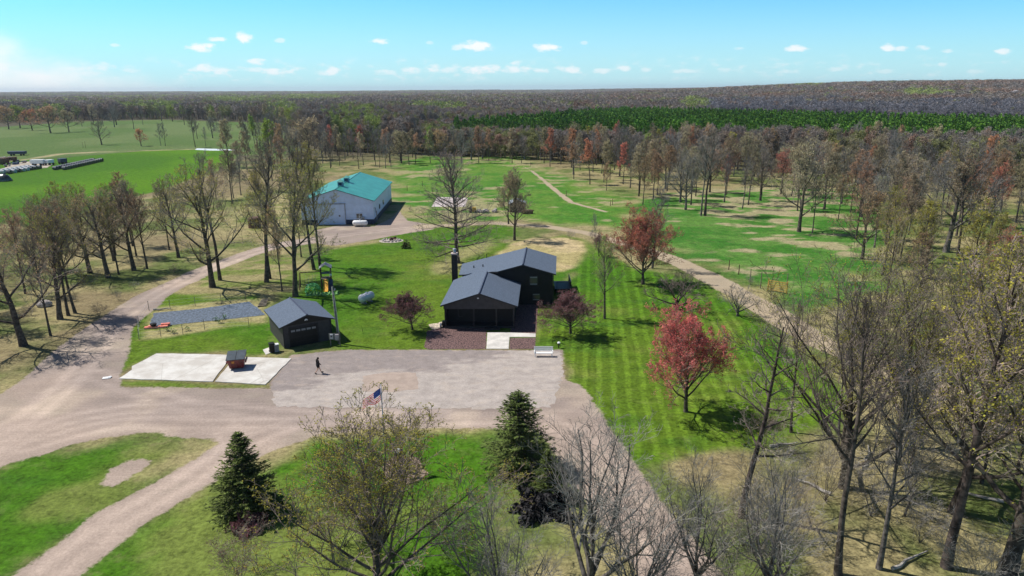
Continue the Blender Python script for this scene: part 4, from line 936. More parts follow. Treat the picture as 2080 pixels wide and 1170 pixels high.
# ------------------------------------------------------------------ shed, rocks, gate, distant buildings
def misc():
    g = G(1052, 431); o = empty('shed', (g[0], g[1], 0), R(4)); tag(o, 'small dark brown shed with grey metal roof behind the backyard trees', 'shed')
    bm_ = mat('shed_board', (.075, .05, .045), var=.2)
    gable_thing(o, 3.6, 3.6, 2.0, 2.9, .3, bm_, M_steel, M_steel, M_rust, .08); part('door', MB().box((.6, -.03, .9), (.9, .06, 1.8)), M_rust, o)
    part('window', MB().box((-.9, -.03, 1.2), (.6, .06, .5)), M_glass, o)
    g = G(1072, 434); single('woodpile', MB().box((0, 0, .35), (2.4, 1.0, .7)).ball((.3, 0, .7), (1.2, .5, .3), 10, 5, jit=.15, seed=4), M_rust, 'dark low woodpile leaning against the right side of the brown shed', 'woodpile', (g[0], g[1], 0))
    g = G(991, 431); rd = random.Random(4); b = MB()
    for i in range(26): b.ball((rd.uniform(-2.2, 2.2), rd.uniform(-.8, .8), rd.uniform(.1, .4)), rd.uniform(.2, .5), 7, 5, jit=.25, seed=i)
    single('rock_pile', b, M_stone, 'low grey rock pile left of the brown shed', 'rocks', (g[0], g[1], 0))
    g = G(963, 432); o = empty('yard_machine', (g[0], g[1], 0)); tag(o, 'small yellow and black machine behind the big backyard oak', 'machine')
    part('body', MB().box((0, 0, .75), (1.0, .9, 1.1), top=.85), mat('mustard', (.55, .35, .08)), o, bevel=.05); part('engine', MB().box((-.8, 0, .7), (.6, .7, 1.2)), M_black, o, bevel=.04)
    for x in (-.7, .4): part('wheel', MB().tube([(x, -.55, .25), (x, -.4, .25)], .25, 12), M_black, o)
    # fire pit
    cx, cy = G2(795, 489); rd = random.Random(9)
    o = empty('fire_pit', (cx, cy, 0)); tag(o, 'ring of stones with heaped logs forming a fire pit by the barn driveway', 'fire pit')
    for i in range(14):
        a = i / 14 * 6.283; part('stone', MB().ball((1.6 * math.cos(a), 1.3 * math.sin(a), .12), (rd.uniform(.2, .34), rd.uniform(.2, .3), .2), 8, 5, jit=.15, seed=i), M_stone, o)
    part('ash_bed', MB().ball((0, 0, 0), (2.3, 1.9, .06), 16, 6, jit=.06, seed=3), mat('ash', (.40, .35, .31), var=.2), o)
    for i in range(7): a = rd.uniform(0, 3.14); part('log', MB().tube([(-.7 * math.cos(a) + .3, -.7 * math.sin(a), .15 + .05 * i), (.7 * math.cos(a) + .3, .7 * math.sin(a), .35 + .05 * i)], .1, 7), M_rust, o)
    # pallets leaning as a gate, fence posts
    g = G(1578, 594); o = empty('pallet_gate', (g[0], g[1], 0), R(-38)); tag(o, 'yellow slatted wooden gate beside the dirt track', 'gate')
    gt = MB()
    for i in range(6): gt.box((0, 0, .25 + i * .26), (2.6, .05, .13))
    part('slat_panel', gt, M_newwood, o)
    for x in (-1.3, 1.3): part('post', MB().box((x, .07, .9), (.12, .12, 1.8)), M_newwood, o)
    for i, (px, py, h_) in enumerate(((1523,572,1.9),(1544,586,2.4),(1598,578,1.7),(1240,418,1.4),(1244,416,1.6),(1500,558,1.6),(1480,548,1.6),(1150,399,1.6),(1078,338,1.6),(827,388,1.6),(858,378,1.6),(169,300,3.0),(174,300,3.2))):
        g = G(px, py); lb = ('thin grey fence post beside the dirt track by the yellow gate', 'dark fence post standing in the back meadow')[i in (3, 4, 7, 8, 9, 10)] if i < 11 else 'short dark post at the far edge of the green field'
        single('fence_post', MB().tube([(0, 0, 0), (.03, 0, h_ / 2), (.02, 0, h_)], [.08, .07, .06], 7), M_wood if i < 3 else M_rust, lb, 'post', (g[0], g[1], 0), group=lb + 's'[:0] + ' group')
    # birdbath and small things of the front garden
    g = G(812, 955); o = empty('bird_bath', (g[0], g[1], 0)); tag(o, 'white domed birdhouse on a thin pole seen through the budding tree', 'birdhouse'); o.name = 'birdhouse'
    H = height_at(812, 955, 918)
    part('pole', MB().tube([(0, 0, 0), (0, 0, H)], .035, 8), M_steel, o); part('roof', MB().tube([(0, 0, H), (0, 0, H + .12), (0, 0, H + .26), (0, 0, H + .32)], [.36, .33, .2, .03], 14), M_white, o, smooth=True); part('box', MB().tube([(0, 0, H - .22), (0, 0, H)], .2, 10), M_white, o)
    sheet('flower_bed', wobbly(PX([(775,950),(800,925),(850,930),(870,965),(830,985),(785,975)]), .4, .12, 14), .02, mat('bed_soil', (.24, .18, .13), var=.3, scale=3))['kind'] = 'structure'
    # round brown compost bin among the trees
    g = G(518, 462); single('compost_bin', MB().tube([(0, 0, 0), (0, 0, 2.0), (0, 0, 2.2)], [1.3, 1.3, 1.1], 16), M_rust, 'round rusty brown bin among the trees left of the barn', 'bin', (g[0], g[1], 0))
    # stone in the left grove
    g = G(90, 622); single('boulder', MB().ball((0, 0, .3), (1.0, .7, .55), 12, 7, jit=.12, seed=6), M_stone, 'grey boulder lying among the left roadside trees', 'boulder', (g[0], g[1], 0), smooth=True)
    # distant buildings
    x, y, _ = G(609, 242); z = float(terrain(x, y)); o = empty('cabin', (x, y, z), R(10)); tag(o, 'tiny cabin with teal roof in front of the far left wood', 'cabin')
    gable_thing(o, 7, 8, 3.2, 5.2, .5, mat('cabin_wall', (.22, .24, .26)), mat('cabin_roof', (.12, .42, .40)), M_green_roof, M_navy, .2); part('window', MB().box((1.5, -.05, 1.7), (1.4, .1, 1)), M_glass, o)
    r = ray(2066, 199); D = 950; x, y = r[0] / r[1] * D, D; z = float(terrain(x, y)); o = empty('farmhouse', (x, y, z + 8), R(-20)); tag(o, 'long white farmhouse far off on the wooded ridge at the right edge', 'house')
    gable_thing(o, 16, 12, 4, 7, .5, M_white, M_grey, M_grey, M_grey, .25); part('window', MB().box((-4, -.05, 2), (2.4, .1, 1.2)).box((3, -.05, 2), (2.4, .1, 1.2)), M_glass, o); part('basement', MB().box((0, 6, -4.2), (15.5, 11.5, 8)), M_stone, o)
misc()

# ------------------------------------------------------------------ trees
def tube_block(P, Rr, sides):                   # P [N,k,3], Rr [N,k]
    P = np.asarray(P, float); Rr = np.asarray(Rr, float); N, k, _ = P.shape
    T = np.empty_like(P); T[:, 1:-1] = P[:, 2:] - P[:, :-2]; T[:, 0] = P[:, 1] - P[:, 0]; T[:, -1] = P[:, -1] - P[:, -2]
    T /= np.linalg.norm(T, axis=2, keepdims=True) + 1e-9
    ref = np.where(np.abs(T[:, :1, 2:3]) < .85, np.array([0, 0, 1.]), np.array([1., 0, 0])); ref = np.broadcast_to(ref, T.shape)
    A = np.cross(T, ref); A /= np.linalg.norm(A, axis=2, keepdims=True) + 1e-9; B = np.cross(T, A)
    th = 2 * np.pi * np.arange(sides) / sides
    V = P[:, :, None] + (A[:, :, None] * np.cos(th)[:, None] + B[:, :, None] * np.sin(th)[:, None]) * Rr[:, :, None, None]
    idx = np.arange(N * k * sides).reshape(N, k, sides); nx = np.roll(idx, -1, 2)
    F = np.stack([idx[:, :-1], nx[:, :-1], nx[:, 1:], idx[:, 1:]], -1).reshape(-1, 4)
    return V.reshape(-1, 3), F
def quads(C, size, asp=1.6, r=rng, up=0):
    n = len(C); a = r.normal(size=(n, 3)); a[:, 2] += up * np.sign(a[:, 2]); a /= np.linalg.norm(a, axis=1, keepdims=True); b = np.cross(a, r.normal(size=(n, 3))); b /= np.linalg.norm(b, axis=1, keepdims=True)
    s = (size * r.uniform(.6, 1.4, (n, 1))); a = a * s * asp * .5; b = b * s * .5
    V = np.stack([C - a * .9 - b * .3, C + b, C + a, C - b], 1).reshape(-1, 3); return V, np.arange(4 * n).reshape(n, 4)
STY = {
 'oak':    dict(lead=.72, start=.22, l1=.46, prof=.45, a0=68, a1=22, up=.07, tw=.022),
 'forest': dict(lead=.86, start=.32, l1=.31, prof=.40, a0=55, a1=20, up=.10, tw=.013),
 'fan':    dict(lead=.50, start=.14, l1=.68, prof=.22, a0=60, a1=12, up=.055, tw=.023),
 'tall':   dict(lead=.88, start=.45, l1=.27, prof=.35, a0=52, a1=20, up=.11, tw=.012),
 'vase':   dict(lead=.26, start=.45, l1=.74, prof=.0, a0=46, a1=8, up=.05, tw=.026),
 'round':  dict(lead=.42, start=.30, l1=.56, prof=.10, a0=58, a1=10, up=.06, tw=.022),
 'pin':    dict(lead=.94, start=.13, l1=.42, prof=.58, a0=94, a1=24, up=.05, tw=.018),
 'snag':   dict(lead=.95, start=.30, l1=.20, prof=.5, a0=80, a1=40, up=.04, tw=.013),
 'brush':  dict(lead=.05, start=.0, l1=1.0, prof=.0, a0=30, a1=5, up=.04, tw=.010),
 'gnarl':  dict(lead=.30, start=.35, l1=.75, prof=.0, a0=75, a1=20, up=.03, tw=.04),
}
def gen_tree(style, seed, H, counts, minr, wob=.16):
    S = STY[style]; rd = random.Random(seed); CH = {0: [], 1: []}          # part -> list of (points, radii)
    def chain(p, d, L, n, w, up):
        pts = [p]; s = L / n
        for i in range(n):
            d = (d + Vector((rd.uniform(-w, w), rd.uniform(-w, w), rd.uniform(-w, w) * .7 + up))).normalized(); p = p + d * s; pts.append(p)
        return pts
    def at(pts, rs, t):
        f = t * (len(pts) - 1); i = min(int(f), len(pts) - 2); u = f - i
        return pts[i].lerp(pts[i + 1], u), (pts[i + 1] - pts[i]).normalized(), rs[i] * (1 - u) + rs[i + 1] * u
    def turn(d, ang, az):
        a = d.cross(Vector((0, 0, 1)) if abs(d.z) < .95 else Vector((1, 0, 0))).normalized(); b = d.cross(a)
        return (d * math.cos(ang) + (a * math.cos(az) + b * math.sin(az)) * math.sin(ang)).normalized()
    r0 = H * S['tw']; nt = 9
    trunk = chain(Vector((0, 0, -.15)), Vector((rd.uniform(-.05, .05), rd.uniform(-.05, .05), 1)).normalized(), H * S['lead'], nt, wob * .35, .05)
    tr = [r0 * (1.25 if i == 0 else 1) * (1 - .80 * (i / nt) ** 1.1) for i in range(nt + 1)]
    if style in ('vase', 'gnarl'): tr = [r0 * (1.2 if i == 0 else 1) * (1 - .35 * i / nt) for i in range(nt + 1)]
    CH[0].append((trunk, tr)); ends = []; n1 = counts[0]
    def rec(lv, pts, rs, L):
        last = lv >= len(counts)
        if last: ends.append((pts[-1], pts[-2], pts[len(pts) // 2])); return
        n = counts[lv]
        for k in range(n):
            t = .22 + .78 * (k + rd.random()) / n; p, d, r = at(pts, rs, t)
            ang = R(rd.uniform(28, 58)); az = rd.uniform(0, 6.283); nd = turn(d, ang, az); nd = (nd + Vector((0, 0, .12))).normalized()
            cl = L * rd.uniform(.38, .62) * (1.15 - .55 * t); nseg = 4 if lv == 1 else 3 if lv == 2 else 2
            c = chain(p, nd, cl, nseg, wob * (1.5 if style != 'gnarl' else 2.5), S['up'] * .8)
            cr = max(minr, r * rd.uniform(.5, .7)); rr = [max(minr * .8, cr * (1 - .75 * i / nseg)) for i in range(nseg + 1)]
            CH[1].append((c, rr)); rec(lv + 1, c, rr, cl)
    for k in range(n1):
        u = (k + rd.random() * .8) / n1; t = S['start'] + (1 - S['start']) * u * .98
        p, d, r = at(trunk, tr, min(t, .99)); ang = R(S['a0'] + (S['a1'] - S['a0']) * u + rd.uniform(-8, 8)); az = k * 2.4 + rd.uniform(-.5, .5)
        L = H * S['l1'] * (1 - S['prof'] * u) * rd.uniform(.8, 1.15)
        if style == 'forest' and u < .25 : L *= .8
        nd = turn(d, ang, az); c = chain(p, nd, L, 6, wob, S['up'] * (1.3 if style != 'pin' else (.4 + u)))
        cr = max(minr, min(r * .8, r0 * (.62 if style in ('vase', 'brush', 'gnarl') else .42) * (1 - .45 * u))); rr = [max(minr * .9, cr * (1 - .8 * i / 6)) for i in range(7)]
        CH[0 if True else 1].append((c, rr)); rec(1, c, rr, L)
    if style not in ('vase', 'gnarl', 'brush'): rec(1, trunk[4:], tr[4:], H * .25)
    return CH, ends
def assemble(ch, sides):
    by = {}
    for c, r in ch: by.setdefault(len(c), []).append((c, r))
    Vs, Fs, o = [], [], 0
    for k, L in by.items():
        V, F = tube_block([[tuple(p) for p in c] for c, _ in L], [r for _, r in L], sides if k < 10 else 9); Vs.append(V); Fs.append(F + o); o += len(V)
    return np.concatenate(Vs), np.concatenate(Fs)
TPL = {}
def template(key, style, seed, H, counts, minr, bud_n, bud_s, sides=(6, 3), wob=.16):
    CH, ends = gen_tree(style, seed, H, counts, minr, wob); r = np.random.default_rng(seed)
    V, F = assemble(CH[0], sides[0]); trunk = np_mesh('trunk', V, [F], [0], [M_bark])
    V, F = assemble(CH[1], sides[1]); bare = np_mesh('crown', V, [F], [0], [M_twig, B_grey], smooth=False)
    E_ = np.array([[tuple(a), tuple(b), tuple(c)] for a, b, c in ends]); w = r.random((len(E_), bud_n, 1))
    C = (E_[:, None, 0] * w + E_[:, None, 1] * (1 - w)).reshape(-1, 3) + r.normal(size=(len(E_) * bud_n, 3)) * bud_s * .9
    C = C[r.random(len(C)) < .85]; QV, QF = quads(C, bud_s, 1.4, r)
    full = np_mesh('crown', np.concatenate([V, QV]), [F, QF + len(V)], [0, 1], [M_twig, B_olive], smooth=False)
    TPL[key] = (trunk, bare, full, float(V[:, 2].max()))
# near templates
template('oakA', 'fan', 14, 13, (20, 9, 7, 4), .013, 6, .065)
template('oakB', 'fan', 12, 15, (12, 8, 7, 4), .012, 3, .065)
template('forA', 'forest', 21, 16, (13, 8, 6, 4), .013, 3, .07)
template('forB', 'oak', 22, 16, (11, 8, 6, 4), .013, 3, .07, wob=.24)
template('talA', 'tall', 23, 18, (11, 7, 6, 4), .013, 3, .07, wob=.2)
template('vasA', 'vase', 31, 6, (10, 9, 7, 5), .009, 4, .065)
template('vasB', 'vase', 32, 12, (9, 8, 7, 4), .012, 4, .075, wob=.2)
template('pinA', 'pin', 41, 19, (44, 8, 6, 3), .014, 2, .09)
template('snagA', 'snag', 51, 14, (13, 6, 5, 3), .012, 2, .07, wob=.2)
template('rndA', 'round', 33, 8, (18, 9, 7, 5), .009, 5, .075)
template('rndB', 'round', 34, 11, (18, 9, 7, 5), .010, 6, .085)
template('brushA', 'brush', 61, 5, (9, 7, 6, 3), .009, 3, .06, wob=.25)
template('gnarlA', 'gnarl', 62, 4, (7, 7, 6, 4), .010, 3, .06, wob=.25)
# middle distance
for i, (st, H) in enumerate((('forest', 16), ('forest', 16), ('oak', 14), ('tall', 17), ('forest', 15))):
    template('mid%d' % i, st, 70 + i, H, (12, 8, 7, 3) if st != 'oak' else (13, 8, 7, 3), .016, 3, .11, (5, 3), .2)
for i, (st, H) in enumerate((('forest', 16), ('oak', 14), ('tall', 17), ('forest', 15))):
    template('far%d' % i, st, 90 + i, H, (11, 8, 9), .026, 4, .20, (5, 3), .2)

KINDS = {'bare': None, 'grey': None, 'olive': B_olive, 'orange': B_orange, 'red': B_red, 'pink': B_pink, 'lime': B_lime, 'maroon': B_maroon, 'tan': B_tan}
WORD = {'bare': 'bare dark-branched', 'grey': 'bare grey', 'olive': 'olive-budded', 'orange': 'orange-budded', 'red': 'red-blossomed', 'pink': 'pink-blossomed', 'lime': 'lime green leafing', 'maroon': 'maroon-leaved', 'tan': 'tan-budded'}
def plant_tree(key, x, y, H, kind, label, spread=1.0, group=None, name=None, rz=None, lean=(0, 0), cat='tree'):
    tr, bare, full, H0 = TPL[key]; z = float(terrain(x, y)) if math.hypot(x, y) > 600 else 0.0
    nm = name or {'maroon': 'ornamental_tree', 'red': 'maple_tree', 'pink': 'maple_tree'}.get(kind, 'oak_tree' if 'oak' in key or 'pin' in key else 'bare_tree' if kind in ('bare', 'grey') else 'budding_tree')
    s = H / H0; o = empty(nm, (x, y, z), 0); o.rotation_euler = (lean[0], lean[1], random.uniform(0, 6.28) if rz is None else rz)
    o.scale = (s * spread, s * spread, s); tag(o, label, cat, group)
    t = bpy.data.objects.new('trunk', tr); COL.objects.link(t); t.parent = o
    c = bpy.data.objects.new('crown', full if KINDS[kind] else bare); COL.objects.link(c); c.parent = o
    t.material_slots[0].link = 'OBJECT'; t.material_slots[0].material = M_bark_grey if kind in ('grey',) else M_bark
    c.material_slots[0].link = 'OBJECT'; c.material_slots[0].material = M_twig_grey if kind in ('grey',) else M_twig
    if KINDS[kind]: c.material_slots[1].link = 'OBJECT'; c.material_slots[1].material = KINDS[kind]
    return o
def T(key, bx, by, ty, kind, label, spread=1.0, **k):
    x, y, _ = G(bx, by); return plant_tree(key, x, y, height_at(bx, by, ty), kind, label, spread, **k)

# --- trees that can be told apart
near = [
 ('forB', 48, 702, 445, 'orange', 'nearest dark-trunked tree at the left edge beside the gravel road', 1.15),
 ('forA', 103, 682, 462, 'bare', 'slim leaning tree just right of the nearest left-edge tree by the gravel road', .8),
 ('forB', 122, 648, 425, 'olive', 'left stem of the three trees clumped at the inside of the road bend', 1.0),
 ('forA', 139, 641, 405, 'orange', 'middle stem of the three trees clumped at the inside of the road bend', 1.0),
 ('talA', 153, 636, 410, 'bare', 'right stem of the three trees clumped at the inside of the road bend', 1.1),
 ('forA', -30, 665, 430, 'orange', 'orange-budded tree cut by the left frame edge', 1.1),
 ('forB', 220, 564, 382, 'orange', 'thick-trunked tree in the left grove halfway along the road', 1.1),
 ('forA', 241, 558, 398, 'olive', 'thin tree touching the thick-trunked tree in the left grove', .9),
 ('forB', 272, 549, 365, 'bare', 'tall dark twisted tree in the left grove behind the road', 1.0),
 ('forA', 299, 546, 380, 'orange', 'orange-crowned tree right of the tall twisted one in the left grove', 1.0),
 ('forA', 344, 508, 362, 'olive', 'slender tree between the left grove and the road', .8),
 ('forB', 363, 523, 352, 'tan', 'slender reddish tree standing closest to the road past the left grove', .8),
 ('forB', 432, 583, 330, 'olive', 'tall tree on the far side of the road beside the vegetable plot', 1.0),
 ('talA', 447, 569, 298, 'bare', 'taller right-hand twin of the pair of trees beside the gravel road', 1.1),
 ('talA', 541, 573, 270, 'bare', 'tallest bare tree behind the vegetable plot', 1.25),
 ('forA', 549, 566, 330, 'olive', 'right-hand twin of the tallest bare tree behind the vegetable plot', .8),
 ('forB', 600, 602, 318, 'olive', 'leaning bare-trunked tree just behind the small garage roof', .8),
 ('mid1', 573, 592, 415, 'orange', 'small orange-budded tree left of the leaning tree behind the garage', .7),
 ('talA', 638, 548, 262, 'bare', 'left one of the two tall trees between the barn and the playset', 1.0),
 ('forA', 650, 541, 285, 'olive', 'right one of the two tall trees between the barn and the playset', .85),
 ('mid0', 612, 522, 395, 'tan', 'low tan-budded tree in front of the barn left corner', .9),
 ('pinA', 930, 534, 288, 'bare', 'big bare oak with drooping lower limbs behind the brick chimney', 1.2),
 ('mid2', 1045, 488, 338, 'tan', 'single bare oak on the tan seeded patch behind the house roof', .85),
 ('mid1', 1033, 455, 345, 'orange', 'rust-tinted multi-stemmed tree in front of the brown shed', 1.15),
 ('rndB', 1306, 577, 418, 'red', 'bright red maple with dark trunk right of the house lawn', 1.0),
 ('mid0', 1325, 545, 372, 'grey', 'grey bare tree rising right behind the red maple', 1.0),
 ('forA', 1228, 647, 478, 'lime', 'slender tree with sparse green buds on the striped lawn', 1.05),
 ('mid1', 1208, 500, 430, 'grey', 'small leafless tree with a bent trunk behind the green-budded tree', .7),
 ('vasA', 1216, 520, 462, 'maroon', 'small dark red crown beside the bent leafless tree', .6),
 ('rndA', 838, 670, 587, 'maroon', 'dark maroon crabapple tree on the lawn left of the house', 1.3),
 ('rndA', 1159, 677, 582, 'maroon', 'purple-leaved crabapple tree on the striped lawn right of the house', 1.4),
 ('rndB', 1393, 836, 606, 'pink', 'large pink-red blossoming maple in the middle of the striped lawn', .88),
 ('gnarlA', 1375, 628, 552, 'bare', 'low spreading gnarled apple tree at the back of the striped lawn', 1.25),
 ('gnarlA', 1497, 642, 575, 'grey', 'small gnarled grey tree beside the dirt track behind the lawn', .9),
 ('oakA', 775, 1225, 803, 'olive', 'large wide budding tree at the bottom centre in front of the flagpole', 1.22),
 ('vasB', 1195, 1235, 810, 'grey', 'large leafless grey tree at the bottom beside the lower gravel road', 1.0),
 ('snagA', 1505, 1050, 628, 'bare', 'gaunt half-dead tree at the corner of the striped lawn', 1.1),
 ('brushA', 1556, 912, 800, 'bare', 'thin multi-stemmed sapling at the lower edge of the striped lawn', .8),
 ('talA', 1702, 1168, 575, 'bare', 'tall straight dark tree at the right with long low limbs', 1.0),
 ('oakB', 1714, 990, 500, 'olive', 'olive-budded oak just behind the tall straight tree on the right', .95),
 ('forA', 1785, 1155, 700, 'grey', 'tree with two crossing horizontal limbs right of the tall straight tree', .9),
 ('oakB', 1822, 905, 490, 'olive', 'forked olive-budded oak standing over the lower dirt track', 1.0),
 ('forA', 1922, 1152, 470, 'olive', 'tall budding tree leaning right near the right frame edge', 1.1),
 ('forB', 2046, 1165, 560, 'olive', 'tall budding tree touching the right frame edge', 1.1),
 ('talA', 1432, 438, 252, 'bare', 'taller trunk of the tall twin trees in the right meadow', 1.2),
 ('mid3', 1424, 438, 275, 'grey', 'left trunk of the tall twin trees in the right meadow', 1.0),
 ('mid2', 1623, 471, 275, 'tan', 'broad bare tree alone at the middle of the right meadow', .95),
 ('mid0', 1650, 474, 325, 'grey', 'straight thin tree right beside the broad meadow tree', .7),
 ('mid4', 1703, 446, 352, 'orange', 'small tree with orange crown right of the broad meadow tree', .95),
 ('mid4', 1727, 432, 318, 'orange', 'second orange-crowned tree behind the small orange one in the meadow', .9),
 ('mid3', 1776, 503, 340, 'grey', 'left one of the tall slim pair at the right end of the meadow', .9),
 ('mid1', 1800, 497, 300, 'tan', 'right one of the tall slim pair at the right end of the meadow', .9),
 ('forB', 1921, 512, 268, 'grey', 'tall twisted tree with leaning double trunk above the meadow end', 1.0),
 ('mid0', 1945, 520, 300, 'tan', 'reddish leaning tree beside the twisted double-trunked tree', 1.0),
 ('mid2', 2030, 620, 455, 'red', 'rust red crown low in the right woods near the frame edge', 1.0),
 ('mid4', 1232, 387, 325, 'orange', 'small orange tree standing out in front of the back wood', .9),
 ('mid4', 1475, 396, 312, 'red', 'red-crowned small tree at the back of the right meadow', .9),
 ('mid4', 1540, 378, 322, 'red', 'pinkish red small tree at the far back of the right meadow', .9),
 ('far1', 207, 294, 240, 'bare', 'round dark bare oak alone in the left pasture', 1.1),
 ('far1', 287, 297, 260, 'red', 'small red-crowned tree alone in the left pasture', 1.1),
 ('far0', 327, 296, 248, 'grey', 'left tree of the bare pair in the left pasture', .9),
 ('far0', 336, 296, 246, 'grey', 'right tree of the bare pair in the left pasture', .9),
 ('far3', 397, 299, 225, 'bare', 'tall bare tree at the far corner of the bright green field', .9),
 ('far0', 418, 297, 256, 'grey', 'small bare tree next to the tall one at the green field corner', .9),
 ('far0', 454, 301, 268, 'red', 'small reddish tree at the right end of the bright green field', 1.0),
 ('far1', 18, 262, 214, 'orange', 'tan orange oak cluster tree at the far left edge of the pasture', 1.1),
 ('far1', 66, 265, 220, 'red', 'rusty red oak at the left of the pasture behind the farm yard', 1.1),
 ('far1', 103, 270, 213, 'orange', 'largest orange-brown oak at the left end of the pasture', 1.2),
 ('far1', 140, 268, 222, 'tan', 'brown oak right of the largest orange one in the pasture', 1.2),
 ('far1', 167, 257, 235, 'bare', 'low round bare oak behind the farm in the pasture', 1.1),
 ('far3', 272, 262, 205, 'bare', 'tall bare tree in front of the far pasture wood', 1.0),
]
for a in near:
    key, bx, by, ty, kind, lab, sp = a; T(key, bx, by, ty, kind, lab, sp)
# extra stem companions with their own place
for bx, by, ty, kind, lab in ((1412, 1200, 905, 'grey', 'leafless grey tree at the bottom right of the lower gravel road'), (1560, 1230, 880, 'grey', 'tangled grey tree at the bottom right in front of the half-dead one'),
                              (1290, 1260, 960, 'grey', 'low leafless tree over the lower gravel road at the bottom edge'), (1020, 1300, 960, 'grey', 'leafless tree cut by the bottom edge right of the big budding tree')):
    T('vasB', bx, by, ty, kind, lab, .8)
T('brushA', 490, 1180, 1062, 'maroon', 'reddish brown shrub at the bottom left of the big budding tree', 1.2, name='shrub', cat='shrub')
T('brushA', 900, 1120, 1000, 'maroon', 'dull purple shrub tree behind the right side of the big budding tree', 1.1, name='shrub', cat='shrub')
T('brushA', 888, 507, 483, 'grey', 'low bare grey shrub on the lawn behind the house left of the oak', 1.1, name='shrub', cat='shrub')
T('brushA', 700, 1110, 985, 'tan', 'low tan-budded shrub left behind the big budding tree trunk', 1.2, name='shrub', cat='shrub')

# --- scattered woods, each tree its own object
GRP = {}
def inside(p, P):
    x, y = p; c = False; n = len(P)
    for i in range(n):
        a, b = P[i], P[(i + 1) % n]
        if (a[1] > y) != (b[1] > y) and x < (b[0] - a[0]) * (y - a[1]) / (b[1] - a[1]) + a[0]: c = not c
    return c
PLACED = [G2(a[1], a[2]) for a in near]
def scatter(poly_px, n, keys, kinds, area, hr=(13, 17), mind=3.0, seed=1, spread=(.85, 1.15), nm=None, cat='tree'):
    rd = random.Random(seed); P = PX(poly_px); xs = [p[0] for p in P]; ys = [p[1] for p in P]; k = 0; tries = 0
    while k < n and tries < 9000:
        tries += 1; p = (rd.uniform(min(xs), max(xs)), rd.uniform(min(ys), max(ys)))
        if not inside(p, P) or any((p[0] - q[0]) ** 2 + (p[1] - q[1]) ** 2 < mind * mind for q in PLACED): continue
        PLACED.append(p); kind = rd.choices(list(kinds), list(kinds.values()))[0]
        lab = f'{WORD[kind]} {cat} {area}'
        plant_tree(rd.choice(keys), p[0], p[1], rd.uniform(*hr), kind, lab, rd.uniform(*spread), group=f'{WORD[kind]} {cat}s {area}', name=nm, rz=rd.uniform(0, 6.28), cat=cat); k += 1
MID = ['mid0', 'mid1', 'mid3', 'mid4', 'mid0', 'mid2']; FAR = ['far0', 'far2', 'far3', 'far0', 'far1']; NEAR = ['forA', 'forB', 'talA', 'oakB']
scatter([(-150,720),(-150,560),(60,540),(150,560),(110,640),(20,700)], 7, ['forA', 'forB', 'oakB'], dict(orange=3, olive=3, tan=2), 'in the grove at the far left beside the road', (11, 14), 3, 2)
scatter([(60,560),(120,480),(330,470),(330,500),(200,560),(150,600)], 9, ['forA', 'forB', 'mid0'], dict(orange=4, olive=3, tan=2, bare=2), 'in the left grove between road and green field', (11, 14), 3, 3)
scatter([(400,470),(430,400),(470,330),(560,320),(640,340),(600,400),(500,440)], 13, MID, dict(orange=3, tan=3, grey=3, bare=1, olive=1), 'between the green field and the barn', (9, 15), 4, 4)
scatter([(455,345),(480,300),(560,285),(640,312),(650,345),(560,360)], 22, FAR, dict(tan=3, grey=3, bare=3, orange=1, lime=1), 'behind the barn at the green field end', (13, 18), 4.5, 5)
scatter([(640,345),(640,305),(900,318),(1085,326),(1100,334),(1060,332),(900,333),(790,345)], 52, FAR, dict(tan=3, grey=4, bare=4, orange=2, lime=1, red=.5), 'along the wood edge beyond the back meadow', (11, 14.5), 3.5, 6, (.8, 1.05))
scatter([(1085,330),(1120,318),(1420,330),(1440,378),(1360,400),(1320,372),(1200,350),(1110,342)], 50, FAR + MID, dict(tan=4, grey=5, bare=2, orange=2, red=1, olive=.5), 'in the rusty wood edge right of the thin trail', (12.5, 16), 3.5, 7, (.8, 1.1))
scatter([(1430,400),(1420,352),(1560,356),(1800,362),(1800,402),(1700,410),(1560,395)], 26, MID, dict(grey=4, tan=4, bare=2, orange=2, red=1, olive=1), 'standing loosely at the back of the right meadow', (12, 15), 5, 21)
scatter([(1330,425),(1380,385),(1560,388),(1760,405),(1740,440),(1560,425),(1400,440)], 13, MID, dict(grey=4, tan=4, bare=2, orange=1), 'standing in the open middle of the right meadow', (12, 15), 6, 25)
scatter([(1700,470),(1700,415),(1840,400),(1860,520),(1780,560)], 11, MID, dict(grey=3, tan=3, orange=2, olive=1), 'at the right end of the right meadow', (12, 15), 5, 22)
scatter([(1090,345),(1200,350),(1330,380),(1300,395),(1180,372)], 9, FAR, dict(grey=4, tan=2, orange=2, red=1), 'scattered between the thin trail and the rusty wood', (11, 14), 5, 23)
scatter([(1450,900),(1600,860),(1900,860),(2080,900),(2080,1000),(1700,980)], 9, ['talA', 'forA', 'forB'], dict(bare=4, olive=3, grey=1), 'in the open woods below the striped lawn', (11, 14), 4, 24, (.7, .95))
scatter([(1300,425),(1290,385),(1400,375),(1420,400),(1360,432)], 7, MID, dict(grey=3, tan=3, orange=1), 'at the meadow corner behind the red maple', (11, 14), 3, 8)
scatter([(1440,380),(1430,335),(1760,340),(2200,345),(2200,400),(1900,395),(1740,385),(1560,374)], 52, FAR + MID, dict(grey=5, tan=3, bare=2, orange=2, red=1, olive=1), 'in the wood behind the right meadow', (13, 17), 4, 9)
scatter([(1830,400),(2250,405),(2300,560),(2100,590),(1960,545),(1830,500)], 32, MID, dict(grey=4, tan=3, orange=3, red=1, olive=1), 'in the right woods past the meadow end', (13, 16), 4.5, 10)
scatter([(1790,540),(2300,580),(2400,760),(2080,800),(1900,730),(1740,650)], 20, MID + NEAR, dict(olive=5, orange=3, tan=2), 'in the right woods above the dirt track', (10, 14), 5, 11)
